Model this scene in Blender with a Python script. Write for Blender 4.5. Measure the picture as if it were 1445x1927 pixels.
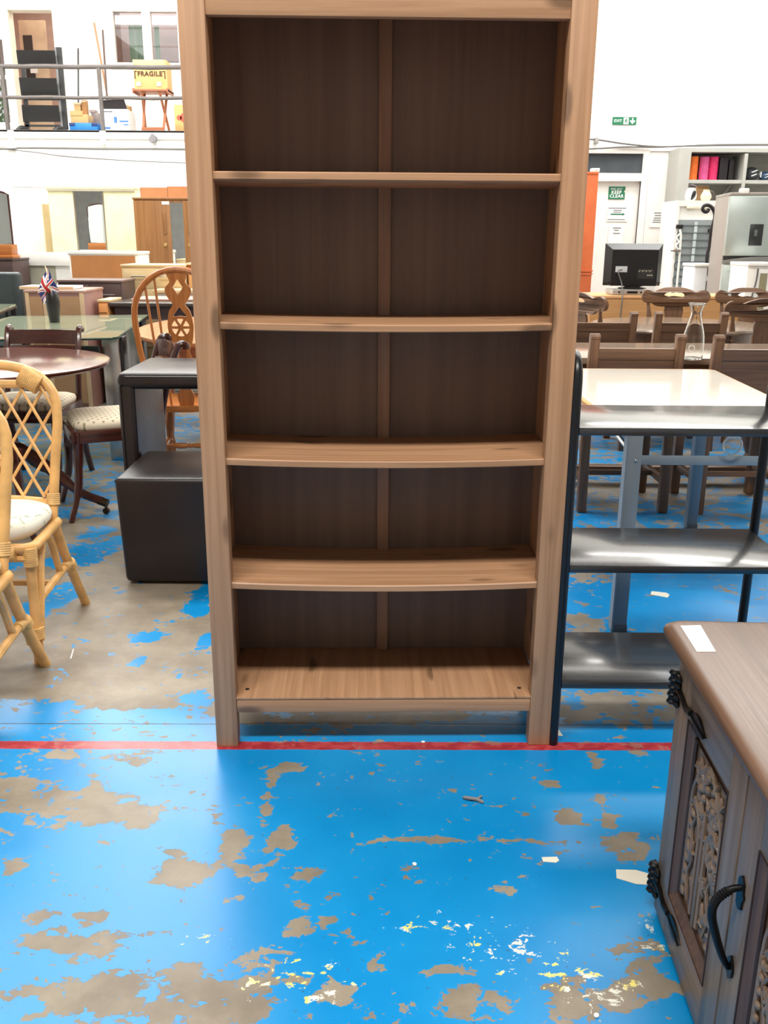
import bpy, bmesh, math, random
import numpy as np
from mathutils import Vector, Matrix, Euler
from mathutils.geometry import tessellate_polygon
random.seed(7)
SC = bpy.context.scene
for o in list(bpy.data.objects):
    bpy.data.objects.remove(o)
COL = SC.collection
PI = math.pi

# ------------------------------------------------------------------ camera
F, TH, CAMH, RHO, CX, CY = 1700.0, math.radians(16.8), 1.318, 0.0065, 722.5, 963.5
fwd = Vector((0, math.cos(TH), -math.sin(TH)))
up0 = Vector((0, math.sin(TH), math.cos(TH)))
rt = Vector((1, 0, 0))*math.cos(RHO) + up0*math.sin(RHO)
upv = up0*math.cos(RHO) - Vector((1, 0, 0))*math.sin(RHO)
CAM = Vector((0, 0, CAMH))
cd = bpy.data.cameras.new('camera')
cam = bpy.data.objects.new('camera', cd)
COL.objects.link(cam)
M4 = Matrix((rt, upv, -fwd)).transposed().to_4x4()
M4.translation = CAM
cam.matrix_world = M4
cd.sensor_fit = 'HORIZONTAL'
cd.sensor_width = 36
cd.lens = F/1445*36
cd.clip_start = 0.05
SC.camera = cam
# ------------------------------------------------------------------ world, lamps, exposure
SC.view_settings.view_transform = 'Standard'
SC.view_settings.look = 'None'
SC.view_settings.gamma = 1
SC.view_settings.use_curve_mapping = False
SC.view_settings.exposure = 0.0
w = bpy.data.worlds.new('world')
SC.world = w
w.use_nodes = True
w.node_tree.nodes['Background'].inputs[0].default_value = (0.9, 0.95, 1, 1)
w.node_tree.nodes['Background'].inputs[1].default_value = 1.6


def lamp(x, y, z, sx, sy, power, col=(1, 0.965, 0.9), rx=0.0):
    l = bpy.data.lights.new('ceiling_lamp', 'AREA')
    l.shape = 'RECTANGLE'
    l.size, l.size_y, l.energy, l.color = sx, sy, power, col
    o = bpy.data.objects.new('ceiling_lamp', l)
    o.location = (x, y, z)
    o.rotation_euler = (rx, 0, 0)
    COL.objects.link(o)
    return o


# rows of fluorescent battens under the roof (all above the frame)
lamp(-0.3, -0.4, 5.4, 4.6, 0.6, 450)
lamp(0.0, 5.2, 5.4, 9.0, 0.8, 350)
lamp(-1.0, 8.6, 5.4, 12.0, 0.8, 230)
lamp(4.5, 10.4, 5.4, 6.0, 0.8, 340)
lamp(-4.5, 12.6, 5.6, 7.0, 0.8, 520)
lamp(-4.6, 15.4, 5.7, 5.0, 0.5, 120)
lamp(-4.7, 17.6, 5.6, 3.0, 0.5, 75)     # added to brighten the dark room behind the gallery wall


# ------------------------------------------------------------------ pixel -> world helpers (rays through the photograph, real depths)
def ray(px, py):
    return fwd + rt*((px-CX)/F) - upv*((py-CY)/F)


def at(px, py, Y):
    d = ray(px, py)
    return CAM + d*(Y/d.y)


def fl(px, py, z=0.0):
    d = ray(px, py)
    return CAM + d*((z-CAMH)/d.z)


# ------------------------------------------------------------------ materials
def lin(c):
    return tuple(((v/255/12.92) if v/255 <= 0.04045 else ((v/255+0.055)/1.055)**2.4) for v in c)


class NT:
    def __init__(s, name):
        s.m = bpy.data.materials.new(name)
        s.m.use_nodes = True
        s.t = s.m.node_tree
        s.b = s.t.nodes['Principled BSDF']

    def n(s, typ, ins=None, **kw):
        nd = s.t.nodes.new(typ)
        for k, v in kw.items():
            setattr(nd, k, v)
        for k, v in (ins or {}).items():
            s.put(nd.inputs[k], v)
        return nd

    def put(s, sock, v):
        if isinstance(v, bpy.types.NodeSocket):
            s.t.links.new(v, sock)
        else:
            sock.default_value = v

    def math(s, op, a, b=0.0, c=0.0, clamp=False):
        nd = s.n('ShaderNodeMath', {0: a, 1: b, 2: c}, operation=op)
        nd.use_clamp = clamp
        return nd.outputs[0]

    def mix(s, f, a, b):
        nd = s.n('ShaderNodeMix', data_type='RGBA')
        s.put(nd.inputs[0], f)
        for i, v in ((6, a), (7, b)):
            s.put(nd.inputs[i], v if isinstance(v, bpy.types.NodeSocket) else (*v, 1))
        return nd.outputs[2]

    def noise(s, vec, scale, detail=4, rough=0.55, dist=0.0):
        return s.n('ShaderNodeTexNoise', {'Vector': vec, 'Scale': scale, 'Detail': detail, 'Roughness': rough, 'Distortion': dist}).outputs[0]

    def smooth(s, v, a, b, o0=0.0, o1=1.0):
        nd = s.n('ShaderNodeMapRange', {0: v, 1: a, 2: b, 3: o0, 4: o1}, interpolation_type='SMOOTHSTEP')
        return nd.outputs[0]

    def bump(s, h, st=0.2, d=0.002):
        s.t.links.new(s.n('ShaderNodeBump', {'Height': h, 'Strength': st, 'Distance': d}).outputs[0], s.b.inputs['Normal'])

    def out(s, **kw):
        for k, v in kw.items():
            k = k.replace('_', ' ')
            if k == 'Base Color' and not isinstance(v, bpy.types.NodeSocket):
                v = (*v, 1)
            s.put(s.b.inputs[k], v)
        return s.m


MC = {}


def plain(name, rgb, rough=0.5, metal=0.0, var=0.08, scale=6.0, bump=0.0, coat=0.0, bscale=60):
    """painted / plastic / metal / cloth: base colour with faint procedural unevenness"""
    if name in MC:
        return MC[name]
    t = NT(name)
    c = lin(rgb)
    oc = t.n('ShaderNodeTexCoord').outputs['Object']
    n = t.noise(oc, scale)
    f = t.smooth(n, 0.3, 0.7)
    a = tuple(max(0, v*(1-var)) for v in c)
    b = tuple(min(1, v*(1+var)) for v in c)
    t.out(Base_Color=t.mix(f, a, b), Roughness=t.smooth(n, 0.2, 0.8, rough*0.9, min(1, rough*1.1)), Metallic=metal)
    if coat:
        t.b.inputs['Coat Weight'].default_value = coat
        t.b.inputs['Coat Roughness'].default_value = 0.1
    if bump:
        t.bump(t.noise(oc, bscale, 3), bump)
    MC[name] = t.m
    return t.m


def wood(name, light, dark, axis='x', rough=0.45, knots=0.0, grain=1.0, coat=0.0, board=0.0):
    key = name+'_'+axis
    if key in MC:
        return MC[key]
    t = NT(key)
    oc = t.n('ShaderNodeTexCoord').outputs['Object']
    rnd = t.n('ShaderNodeObjectInfo').outputs['Random']
    off = t.n('ShaderNodeCombineXYZ', {0: t.math('MULTIPLY', rnd, 7.3), 1: t.math('MULTIPLY', rnd, 3.1), 2: t.math('MULTIPLY', rnd, 5.7)}).outputs[0]
    v0 = t.n('ShaderNodeVectorMath', {0: oc, 1: off}, operation='ADD').outputs[0]
    if board:   # staves glued side by side across the board: each shifts the figure
        sp = t.n('ShaderNodeSeparateXYZ', {0: oc}).outputs
        st = t.math('FLOOR', t.math('MULTIPLY', sp[{'y': 0, 'x': 1, 'z': 0}[axis]], 1/board))
        wn = t.n('ShaderNodeTexWhiteNoise', {'W': st}, noise_dimensions='1D')
        v0 = t.n('ShaderNodeVectorMath', {0: v0, 1: wn.outputs['Color']}, operation='ADD').outputs[0]
    long, cross = 1.3*grain, 48.0*grain
    sc = {'x': (long, cross, cross), 'y': (cross, long, cross), 'z': (cross, cross, long)}[axis]
    mp = t.n('ShaderNodeMapping', {'Vector': v0, 'Scale': sc}).outputs[0]
    figure = t.noise(mp, 1.0, 5, 0.6, 0.6)
    sc2 = tuple(s*(5 if s == cross else 3) for s in sc)
    mp2 = t.n('ShaderNodeMapping', {'Vector': v0, 'Scale': sc2}).outputs[0]
    fine = t.noise(mp2, 1.0, 3, 0.6)
    f = t.math('ADD', t.math('MULTIPLY', t.smooth(figure, 0.28, 0.72), 0.7), t.math('MULTIPLY', fine, 0.35), clamp=True)
    l, d = lin(light), lin(dark)
    col = t.mix(f, d, l)
    if board:
        col = t.mix(t.math('MULTIPLY', wn.outputs['Value'], 0.35), col, tuple(v*0.7 for v in l))
    if knots:
        ks = {'x': (1.0, 3.0, 3.0), 'y': (3.0, 1.0, 3.0), 'z': (3.0, 3.0, 1.0)}[axis]
        mk = t.n('ShaderNodeMapping', {'Vector': v0, 'Scale': ks}).outputs[0]
        vo = t.n('ShaderNodeTexVoronoi', {'Vector': mk, 'Scale': 4.2, 'Randomness': 1.0}).outputs['Distance']
        kn = t.smooth(t.math('ADD', vo, t.math('MULTIPLY', fine, 0.03)), 0.10+0.03, 0.24+0.03, 1.0, 0.0)
        col = t.mix(t.math('MULTIPLY', kn, knots), col, tuple(v*0.35 for v in d))
    t.out(Base_Color=col, Roughness=t.smooth(fine, 0.2, 0.8, rough*0.85, rough*1.15))
    if coat:
        t.b.inputs['Coat Weight'].default_value = coat
        t.b.inputs['Coat Roughness'].default_value = 0.12
    t.bump(fine, 0.12, 0.001)
    MC[key] = t.m
    return t.m


def glass(name, tint=(240, 250, 245), rough=0.0, alpha=0.18, ior=1.45, refl_tint=None, refl_mix=0.0):
    """thin clear glass: transparent with real fresnel gloss"""
    if name in MC:
        return MC[name]
    m = bpy.data.materials.new(name)
    m.use_nodes = True
    nt = m.node_tree
    nt.nodes.remove(nt.nodes['Principled BSDF'])
    tr = nt.nodes.new('ShaderNodeBsdfTransparent')
    tr.inputs[0].default_value = (*lin(tint), 1)
    gl = nt.nodes.new('ShaderNodeBsdfGlossy')
    gl.inputs['Roughness'].default_value = rough
    fr = nt.nodes.new('ShaderNodeFresnel')
    fr.inputs[0].default_value = ior
    mx = nt.nodes.new('ShaderNodeMixShader')
    ad = nt.nodes.new('ShaderNodeMath')
    ad.inputs[1].default_value = alpha
    ad.use_clamp = True
    nt.links.new(fr.outputs[0], ad.inputs[0])
    ge = nt.nodes.new('ShaderNodeNewGeometry')       # gloss on the outer faces only: no false total reflection inside the sheet
    sb = nt.nodes.new('ShaderNodeMath')
    sb.operation = 'SUBTRACT'
    sb.use_clamp = True
    nt.links.new(ad.outputs[0], sb.inputs[0])
    nt.links.new(ge.outputs['Backfacing'], sb.inputs[1])
    nt.links.new(sb.outputs[0], mx.inputs[0])
    body = tr
    if refl_tint:        # pale diffuse layer painted in for reflections on the glass
        df = nt.nodes.new('ShaderNodeBsdfDiffuse')
        df.inputs[0].default_value = (*lin(refl_tint), 1)
        body = nt.nodes.new('ShaderNodeMixShader')
        body.inputs[0].default_value = refl_mix
        nt.links.new(tr.outputs[0], body.inputs[1])
        nt.links.new(df.outputs[0], body.inputs[2])
    nt.links.new(body.outputs[0], mx.inputs[1])
    nt.links.new(gl.outputs[0], mx.inputs[2])
    nt.links.new(mx.outputs[0], nt.nodes['Material Output'].inputs[0])
    MC[name] = m
    return m


PINE = dict(light=(194, 150, 114), dark=(156, 114, 82), rough=0.5, knots=0.75)
def pine(a, **k): return wood('stained_pine'+('_staves' if k.get('board') else ''), axis=a, **{**PINE, **k})
def oak(a): return wood('dark_oak', (128, 92, 64), (82, 55, 38), a, 0.42)
def mahog(a): return wood('mahogany', (82, 40, 30), (44, 20, 16), a, 0.22, coat=0.3)
def orangepine(a): return wood('orange_pine', (196, 124, 64), (158, 90, 40), a, 0.35)
def paleoak(a): return wood('pale_oak', (226, 202, 156), (206, 176, 126), a, 0.5)
def blackash(a): return wood('black_ash', (58, 58, 60), (22, 22, 25), a, 0.22, coat=0.35)
def carvedoak(a): return wood('weathered_oak', (152, 128, 108), (108, 86, 70), a, 0.36)
WHITE = plain('white_paint', (238, 237, 232), 0.6, var=0.03)
BLACK = plain('black_plastic', (20, 20, 22), 0.35)
BLACKM = plain('black_metal', (18, 19, 23), 0.32, var=0.1)
CHROME = plain('brushed_steel', (200, 200, 200), 0.25, 1.0)
CARD = plain('cardboard', (196, 158, 108), 0.8, var=0.08)
RATTAN = plain('rattan_cane', (222, 172, 106), 0.38, var=0.16, scale=14)
BIND = plain('cane_binding', (216, 172, 108), 0.45, var=0.15, scale=40, bump=0.3, bscale=120)
LEATHER = plain('dark_brown_leather', (31, 23, 23), 0.34, var=0.15, scale=9, bump=0.18, bscale=260)
IRON = plain('black_wrought_iron', (30, 30, 31), 0.38, 0.6, var=0.3, scale=40, bump=0.6, bscale=90)
PAPER = plain('white_paper', (240, 240, 236), 0.7, var=0.02)
MIRROR = plain('mirror_glass', (225, 230, 230), 0.02, 1.0, var=0.01)
GREEN = plain('sign_green', (26, 112, 78), 0.5, var=0.05)
INK = plain('grey_ink', (120, 122, 124), 0.8)


# ------------------------------------------------------------------ mesh builder
class MB:
    def __init__(s):
        s.bm = bmesh.new()

    def _bev(s, vs, bev, seg=2):
        if bev > 0:
            es = list({e for v in vs for e in v.link_edges})
            bmesh.ops.bevel(s.bm, geom=es, offset=bev, segments=seg, profile=0.5, affect='EDGES')

    def box(s, x0, x1, y0, y1, z0, z1, bev=0.0, seg=2, mi=0):
        x0, x1 = min(x0, x1), max(x0, x1)
        y0, y1 = min(y0, y1), max(y0, y1)
        z0, z1 = min(z0, z1), max(z0, z1)
        v = [s.bm.verts.new(p) for p in ((x0, y0, z0), (x1, y0, z0), (x1, y1, z0), (x0, y1, z0), (x0, y0, z1), (x1, y0, z1), (x1, y1, z1), (x0, y1, z1))]
        for f in ((3, 2, 1, 0), (4, 5, 6, 7), (0, 1, 5, 4), (1, 2, 6, 5), (2, 3, 7, 6), (3, 0, 4, 7)):
            fc = s.bm.faces.new([v[i] for i in f])
            fc.material_index = mi
        s._bev(v, min(bev, 0.45*min(x1-x0, y1-y0, z1-z0)), seg)
        return s

    def bar(s, p0, p1, w, d, bev=0.0, side=(1, 0, 0), w1=None, d1=None):
        """square bar from p0 to p1, w across 'side', d the other way, may taper"""
        p0, p1 = Vector(p0), Vector(p1)
        t = (p1-p0).normalized()
        a = Vector(side)
        a = (a - t*a.dot(t)).normalized()
        b = t.cross(a)
        w1, d1 = w1 or w, d1 or d
        v = []
        for p, ww, dd in ((p0, w, d), (p1, w1, d1)):
            for i, j in ((-1, -1), (1, -1), (1, 1), (-1, 1)):
                v.append(s.bm.verts.new(p + a*(i*ww/2) + b*(j*dd/2)))
        for f in ((3, 2, 1, 0), (4, 5, 6, 7), (0, 1, 5, 4), (1, 2, 6, 5), (2, 3, 7, 6), (3, 0, 4, 7)):
            s.bm.faces.new([v[i] for i in f])
        s._bev(v, bev)
        return s

    def tube(s, pts, r, n=8, closed=False):
        pts = [Vector(p) for p in pts]
        k = len(pts)
        rs = r if isinstance(r, (list, tuple)) else [r]*k
        tan = []
        for i in range(k):
            a = pts[(i-1) % k] if (closed or i > 0) else pts[i]
            b = pts[(i+1) % k] if (closed or i < k-1) else pts[i]
            tan.append((b-a).normalized())
        ref = Vector((0, 0, 1)) if abs(tan[0].z) < 0.9 else Vector((1, 0, 0))
        nrm = (ref - tan[0]*ref.dot(tan[0])).normalized()
        rings = []
        for i in range(k):
            nrm = (nrm - tan[i]*nrm.dot(tan[i]))
            nrm = nrm.normalized() if nrm.length > 1e-6 else tan[i].orthogonal().normalized()
            bn = tan[i].cross(nrm)
            rings.append([s.bm.verts.new(pts[i] + (nrm*math.cos(2*PI*j/n) + bn*math.sin(2*PI*j/n))*rs[i]) for j in range(n)])
        for i in range(k if closed else k-1):
            a, b = rings[i], rings[(i+1) % k]
            for j in range(n):
                s.bm.faces.new((a[j], a[(j+1) % n], b[(j+1) % n], b[j]))
        if not closed:
            s.bm.faces.new(rings[0][::-1])
            s.bm.faces.new(rings[-1])
        return s

    def lathe(s, prof, c=(0, 0, 0), n=20, mat=None, cap=True):
        c = Vector(c)
        rings = []
        for r, z in prof:
            ring = []
            for j in range(n):
                p = Vector((r*math.cos(2*PI*j/n), r*math.sin(2*PI*j/n), z))
                if mat:
                    p = mat @ p
                ring.append(s.bm.verts.new(c+p))
            rings.append(ring)
        for a, b in zip(rings, rings[1:]):
            for j in range(n):
                s.bm.faces.new((a[j], a[(j+1) % n], b[(j+1) % n], b[j]))
        if cap:
            s.bm.faces.new(rings[0][::-1])
            s.bm.faces.new(rings[-1])
        return s

    def prism(s, outline, a0, a1, plane='xz', holes=(), bend=None):
        """extrude a 2-D outline (with holes) along the third axis from a0 to a1"""
        def P(u, v, a):
            p = {'xz': (u, a, v), 'xy': (u, v, a), 'yz': (a, u, v)}[plane]
            return bend(Vector(p)) if bend else Vector(p)
        loops = [list(outline)] + [list(h) for h in holes]
        tris = tessellate_polygon([[Vector((u, v, 0)) for u, v in lp] for lp in loops])
        flat = [q for lp in loops for q in lp]
        va = [s.bm.verts.new(P(u, v, a0)) for u, v in flat]
        vb = [s.bm.verts.new(P(u, v, a1)) for u, v in flat]
        for t in tris:
            if len(set(t)) == 3:
                s.bm.faces.new([va[i] for i in t])
                s.bm.faces.new([vb[i] for i in t[::-1]])
        o = 0
        for lp in loops:
            k = len(lp)
            for i in range(k):
                j = (i+1) % k
                s.bm.faces.new((va[o+i], va[o+j], vb[o+j], vb[o+i]))
            o += k
        return s

    def ball(s, c, r, rot=None, u=10, v=7):
        m = Matrix.Translation(Vector(c)) @ (rot.to_matrix().to_4x4() if rot else Matrix()) @ Matrix.Diagonal((r[0], r[1], r[2], 1))
        bmesh.ops.create_uvsphere(s.bm, u_segments=u, v_segments=v, radius=1, matrix=m)
        return s

    def grid(s, fn, nu, nv, th=None):
        vs = [[s.bm.verts.new(fn(i/nu, j/nv)) for i in range(nu+1)] for j in range(nv+1)]
        for j in range(nv):
            for i in range(nu):
                s.bm.faces.new((vs[j][i], vs[j][i+1], vs[j+1][i+1], vs[j+1][i]))
        return s


def obj(name, mb, mat, parent=None, ang=38, loc=None):
    bm = mb.bm
    bmesh.ops.recalc_face_normals(bm, faces=bm.faces[:])
    lim = math.radians(ang)
    for f in bm.faces:
        f.smooth = True
    for e in bm.edges:
        e.smooth = len(e.link_faces) == 2 and e.calc_face_angle(3.2) < lim
    me = bpy.data.meshes.new(name)
    bm.to_mesh(me)
    bm.free()
    for m in (mat if isinstance(mat, (list, tuple)) else [mat]):
        me.materials.append(m)
    o = bpy.data.objects.new(name, me)
    COL.objects.link(o)
    if parent:
        o.parent = parent
    if loc is not None:
        o.location = loc
    return o


def tag(o, label, cat, group=None):
    o['label'] = label
    o['category'] = cat
    if group:
        o['group'] = group
    return o


def thing(name, label, cat, loc=(0, 0, 0), rz=0.0, group=None):
    o = bpy.data.objects.new(name, None)
    o.empty_display_size = 0.1
    COL.objects.link(o)
    o.location = loc
    o.rotation_euler = (0, 0, rz)
    return tag(o, label, cat, group)


def struct(o):
    o['kind'] = 'structure'
    return o


def dup(root, loc, rz, label=None, group=None):
    r = root.copy()
    COL.objects.link(r)
    r.location = loc
    r.rotation_euler = (0, 0, rz)
    if label:
        r['label'] = label
    if group:
        r['group'] = group
    for ch in list(root.children):
        c = ch.copy()
        COL.objects.link(c)
        c.parent = r
        for g in list(ch.children):
            d = g.copy()
            COL.objects.link(d)
            d.parent = c
    return r


def text(name, body, size, mat, parent, loc, rot=(PI/2, 0, 0), depth=0.001, sx=1.0, bold=0.0):
    cu = bpy.data.curves.new(name, 'FONT')
    cu.body = body
    cu.size = size
    cu.extrude = depth
    cu.offset = bold
    cu.align_x = 'CENTER'
    cu.align_y = 'CENTER'
    cu.space_line = 0.9
    cu.space_character = 1.12
    tmp = bpy.data.objects.new('tmp', cu)
    COL.objects.link(tmp)
    bpy.context.view_layer.update()
    me = bpy.data.meshes.new_from_object(tmp.evaluated_get(bpy.context.evaluated_depsgraph_get()))
    bpy.data.objects.remove(tmp)
    me.materials.clear()
    me.materials.append(mat)
    o = bpy.data.objects.new(name, me)
    COL.objects.link(o)
    o.parent = parent
    o.location = loc
    o.rotation_euler = rot
    o.scale = (sx, 1, 1)
    return o


def curve(keys, n=6):
    """Catmull-Rom through key points"""
    k = [Vector(p) for p in keys]
    k = [k[0]*2-k[1]] + k + [k[-1]*2-k[-2]]
    out = []
    for i in range(1, len(k)-2):
        for j in range(n):
            t = j/n
            a, b, c, d = k[i-1], k[i], k[i+1], k[i+2]
            out.append(0.5*((2*b) + (c-a)*t + (2*a-5*b+4*c-d)*t*t + (3*b-a-3*c+d)*t**3))
    out.append(k[-2])
    return out


def c2(keys, n=5):
    return [(p.x, p.y) for p in curve([(u, v, 0) for u, v in keys], n)]


# ================================================================== SETTING
def floor_material():
    t = NT('painted_concrete_floor')
    pos = t.n('ShaderNodeTexCoord').outputs['Object']
    sp = t.n('ShaderNodeSeparateXYZ', {0: pos}).outputs
    bias = t.n('ShaderNodeAttribute', attribute_name='wear').outputs['Fac']
    chips = t.n('ShaderNodeAttribute', attribute_name='chips').outputs['Fac']
    mp = t.n('ShaderNodeMapping', {'Vector': pos, 'Scale': (0.8, 1.15, 1)}).outputs[0]
    n1 = t.noise(mp, 10.5, 8, 0.66, 0.35)
    n2 = t.noise(mp, 34.0, 5, 0.65, 0.4)
    f = t.math('ADD', t.math('MULTIPLY', t.math('SUBTRACT', n1, 0.5), 1.15), t.math('MULTIPLY', t.math('SUBTRACT', n2, 0.5), 0.75))
    bare = t.smooth(t.math('ADD', f, bias), -0.008, 0.012)
    fleck = t.math('ADD', t.noise(mp, 30.0, 4, 0.6, 0.5), t.math('MULTIPLY', t.math('SUBTRACT', t.noise(pos, 3.0, 2), 0.5), 0.45))
    bare = t.math('MAXIMUM', bare, t.smooth(t.math('ADD', fleck, t.math('MULTIPLY', sp[0], -0.035)), 0.665, 0.675))
    # blue paint, with a little scuffing
    n3 = t.noise(pos, 2.2, 4, 0.6)
    n4 = t.noise(pos, 140.0, 2, 0.5)
    blue = t.mix(t.smooth(n3, 0.3, 0.7), lin((0, 132, 200)), lin((8, 144, 210)))
    spk = t.smooth(t.noise(pos, 75.0, 2, 0.5), 0.70, 0.74)
    blue = t.mix(t.math('MULTIPLY', spk, 0.55), blue, lin((60, 84, 100)))
    conc = t.mix(t.smooth(t.noise(pos, 3.5, 5, 0.65), 0.3, 0.7), lin((124, 112, 96)), lin((162, 150, 132)))
    conc = t.mix(t.math('MULTIPLY', n4, 0.25), conc, lin((96, 90, 82)))
    # red boundary line
    ly = t.math('SUBTRACT', sp[1], t.math('ADD', LINE_A, t.math('MULTIPLY', sp[0], LINE_B)))
    lw = t.math('ADD', t.math('ABSOLUTE', ly), t.math('MULTIPLY', t.math('SUBTRACT', n2, 0.5), 0.012))
    inl = t.smooth(lw, 0.0185, 0.0215, 1.0, 0.0)
    red = t.mix(t.smooth(n2, 0.4, 0.6), lin((156, 42, 52)), lin((184, 66, 70)))
    paint = t.mix(inl, blue, red)
    bare = t.math('MULTIPLY', bare, t.math('SUBTRACT', 1.0, t.math('MULTIPLY', inl, 0.55)))
    col = t.mix(bare, paint, conc)
    # pale and yellow flecks of old paint
    chip = t.math('MULTIPLY', t.smooth(t.math('ADD', t.noise(mp, 34.0, 5, 0.7, 0.4), t.math('MULTIPLY', chips, 0.16)), 0.735, 0.75), 1.0)
    cc = t.mix(t.smooth(t.noise(pos, 9.0, 2), 0.48, 0.54), lin((226, 226, 214)), lin((236, 222, 120)))
    col = t.mix(chip, col, cc)
    # saw-cut joint in the slab
    jy = t.math('ABSOLUTE', t.math('SUBTRACT', sp[1], t.math('ADD', JOINT_A, t.math('MULTIPLY', sp[0], LINE_B))))
    jw = t.math('ADD', jy, t.math('MULTIPLY', t.math('SUBTRACT', n2, 0.5), 0.006))
    jn = t.smooth(jw, 0.0018, 0.0032, 1.0, 0.0)
    col = t.mix(t.math('MULTIPLY', jn, 0.75), col, lin((34, 44, 52)))
    rgh = t.math('ADD', t.math('MULTIPLY', bare, 0.16), t.smooth(n3, 0.3, 0.7, 0.27, 0.38))
    h = t.math('ADD', t.math('MULTIPLY', bare, -0.6), t.math('ADD', t.math('MULTIPLY', n4, 0.25), t.math('MULTIPLY', jn, -3.0)))
    t.bump(h, 0.25, 0.0015)
    return t.out(Base_Color=col, Roughness=rgh)


pA, pB = fl(0, 1404), fl(1290, 1407)
LINE_B = (pB.y-pA.y)/(pB.x-pA.x)
LINE_A = pA.y - LINE_B*pA.x + .006
pJ = fl(250, 1362)
JOINT_A = pJ.y - LINE_B*pJ.x
# worn patches (+) and surviving paint (-): centre and half-size read off the floor
PATCH = [(150, 1515, 115, 42, 1), (20, 1490, 45, 45, 1), (255, 1545, 38, 22, 1), (115, 1420, 30, 12, 1), (250, 1425, 55, 14, 1), (350, 1645, 60, 22, 1),
         (330, 1610, 26, 16, 1), (250, 1868, 150, 52, 1), (470, 1850, 55, 70, 1), (370, 1890, 90, 40, 1), (90, 1765, 60, 18, 1), (165, 1785, 60, 22, 1),
         (80, 1720, 35, 16, 1), (560, 1745, 32, 18, 1), (645, 1760, 36, 18, 1), (612, 1737, 16, 10, 1), (580, 1648, 24, 16, 1), (508, 1510, 10, 50, 1), (525, 1590, 22, 40, 1),
         (440, 1590, 30, 40, 1), (470, 1640, 40, 16, 1), (160, 1725, 50, 14, 1), (30, 1625, 26, 20, 1), (900, 1888, 65, 40, 1), (1080, 1890, 50, 55, 1), (1215, 1855, 70, 30, 1),
         (1160, 1880, 50, 28, 1), (1175, 1590, 48, 28, 1), (1140, 1525, 14, 30, 1), (1185, 1400, 22, 22, 1), (1120, 1432, 14, 20, 1), (1215, 1790, 45, 26, 1), (615, 1872, 48, 26, 1),
         (700, 1820, 40, 12, 1), (850, 1822, 60, 10, 1), (1040, 1475, 26, 9, 1), (940, 1672, 30, 7, 1), (780, 1665, 12, 7, 1), (900, 1582, 150, 5, 1), (740, 1582, 30, 5, 1), (836, 1640, 6, 24, 1),
         (1065, 1535, 22, 20, 1), (540, 1445, 28, 10, 1), (430, 1690, 30, 12, 1), (30, 1870, 40, 14, 1), (120, 1860, 40, 30, 1), (560, 1840, 30, 10, 1),
         (200, 1365, 240, 20, -1), (50, 1335, 90, 20, -1), (250, 1348, 150, 14, -1), (370, 1322, 36, 16, -1), (270, 1200, 34, 10, -1), (262, 1246, 14, 12, -1), (385, 1120, 22, 34, -1),
         (370, 1145, 30, 14, -1), (110, 1120, 44, 22, -1), (60, 1150, 30, 30, -1), (150, 1045, 50, 26, -1), (215, 1025, 26, 16, -1), (190, 1000, 30, 10, -1), (390, 1205, 16, 16, -1),
         (20, 1060, 60, 14, -1), (1130, 1090, 46, 16, 1), (1100, 1180, 36, 26, 1), (1160, 1330, 140, 30, 1), (1270, 1320, 60, 40, 1), (1080, 1325, 16, 16, -1), (1120, 1240, 60, 20, 1),
         (1240, 1130, 100, 50, -1), (1130, 920, 60, 14, 1), (1160, 960, 30, 14, 1), (1290, 920, 120, 26, 1), (1400, 950, 40, 16, -1), (1130, 970, 36, 10, -1), (1240, 972, 60, 8, -1),
         (700, 1385, 260, 16, -1), (700, 1348, 250, 10, 1)]


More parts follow.
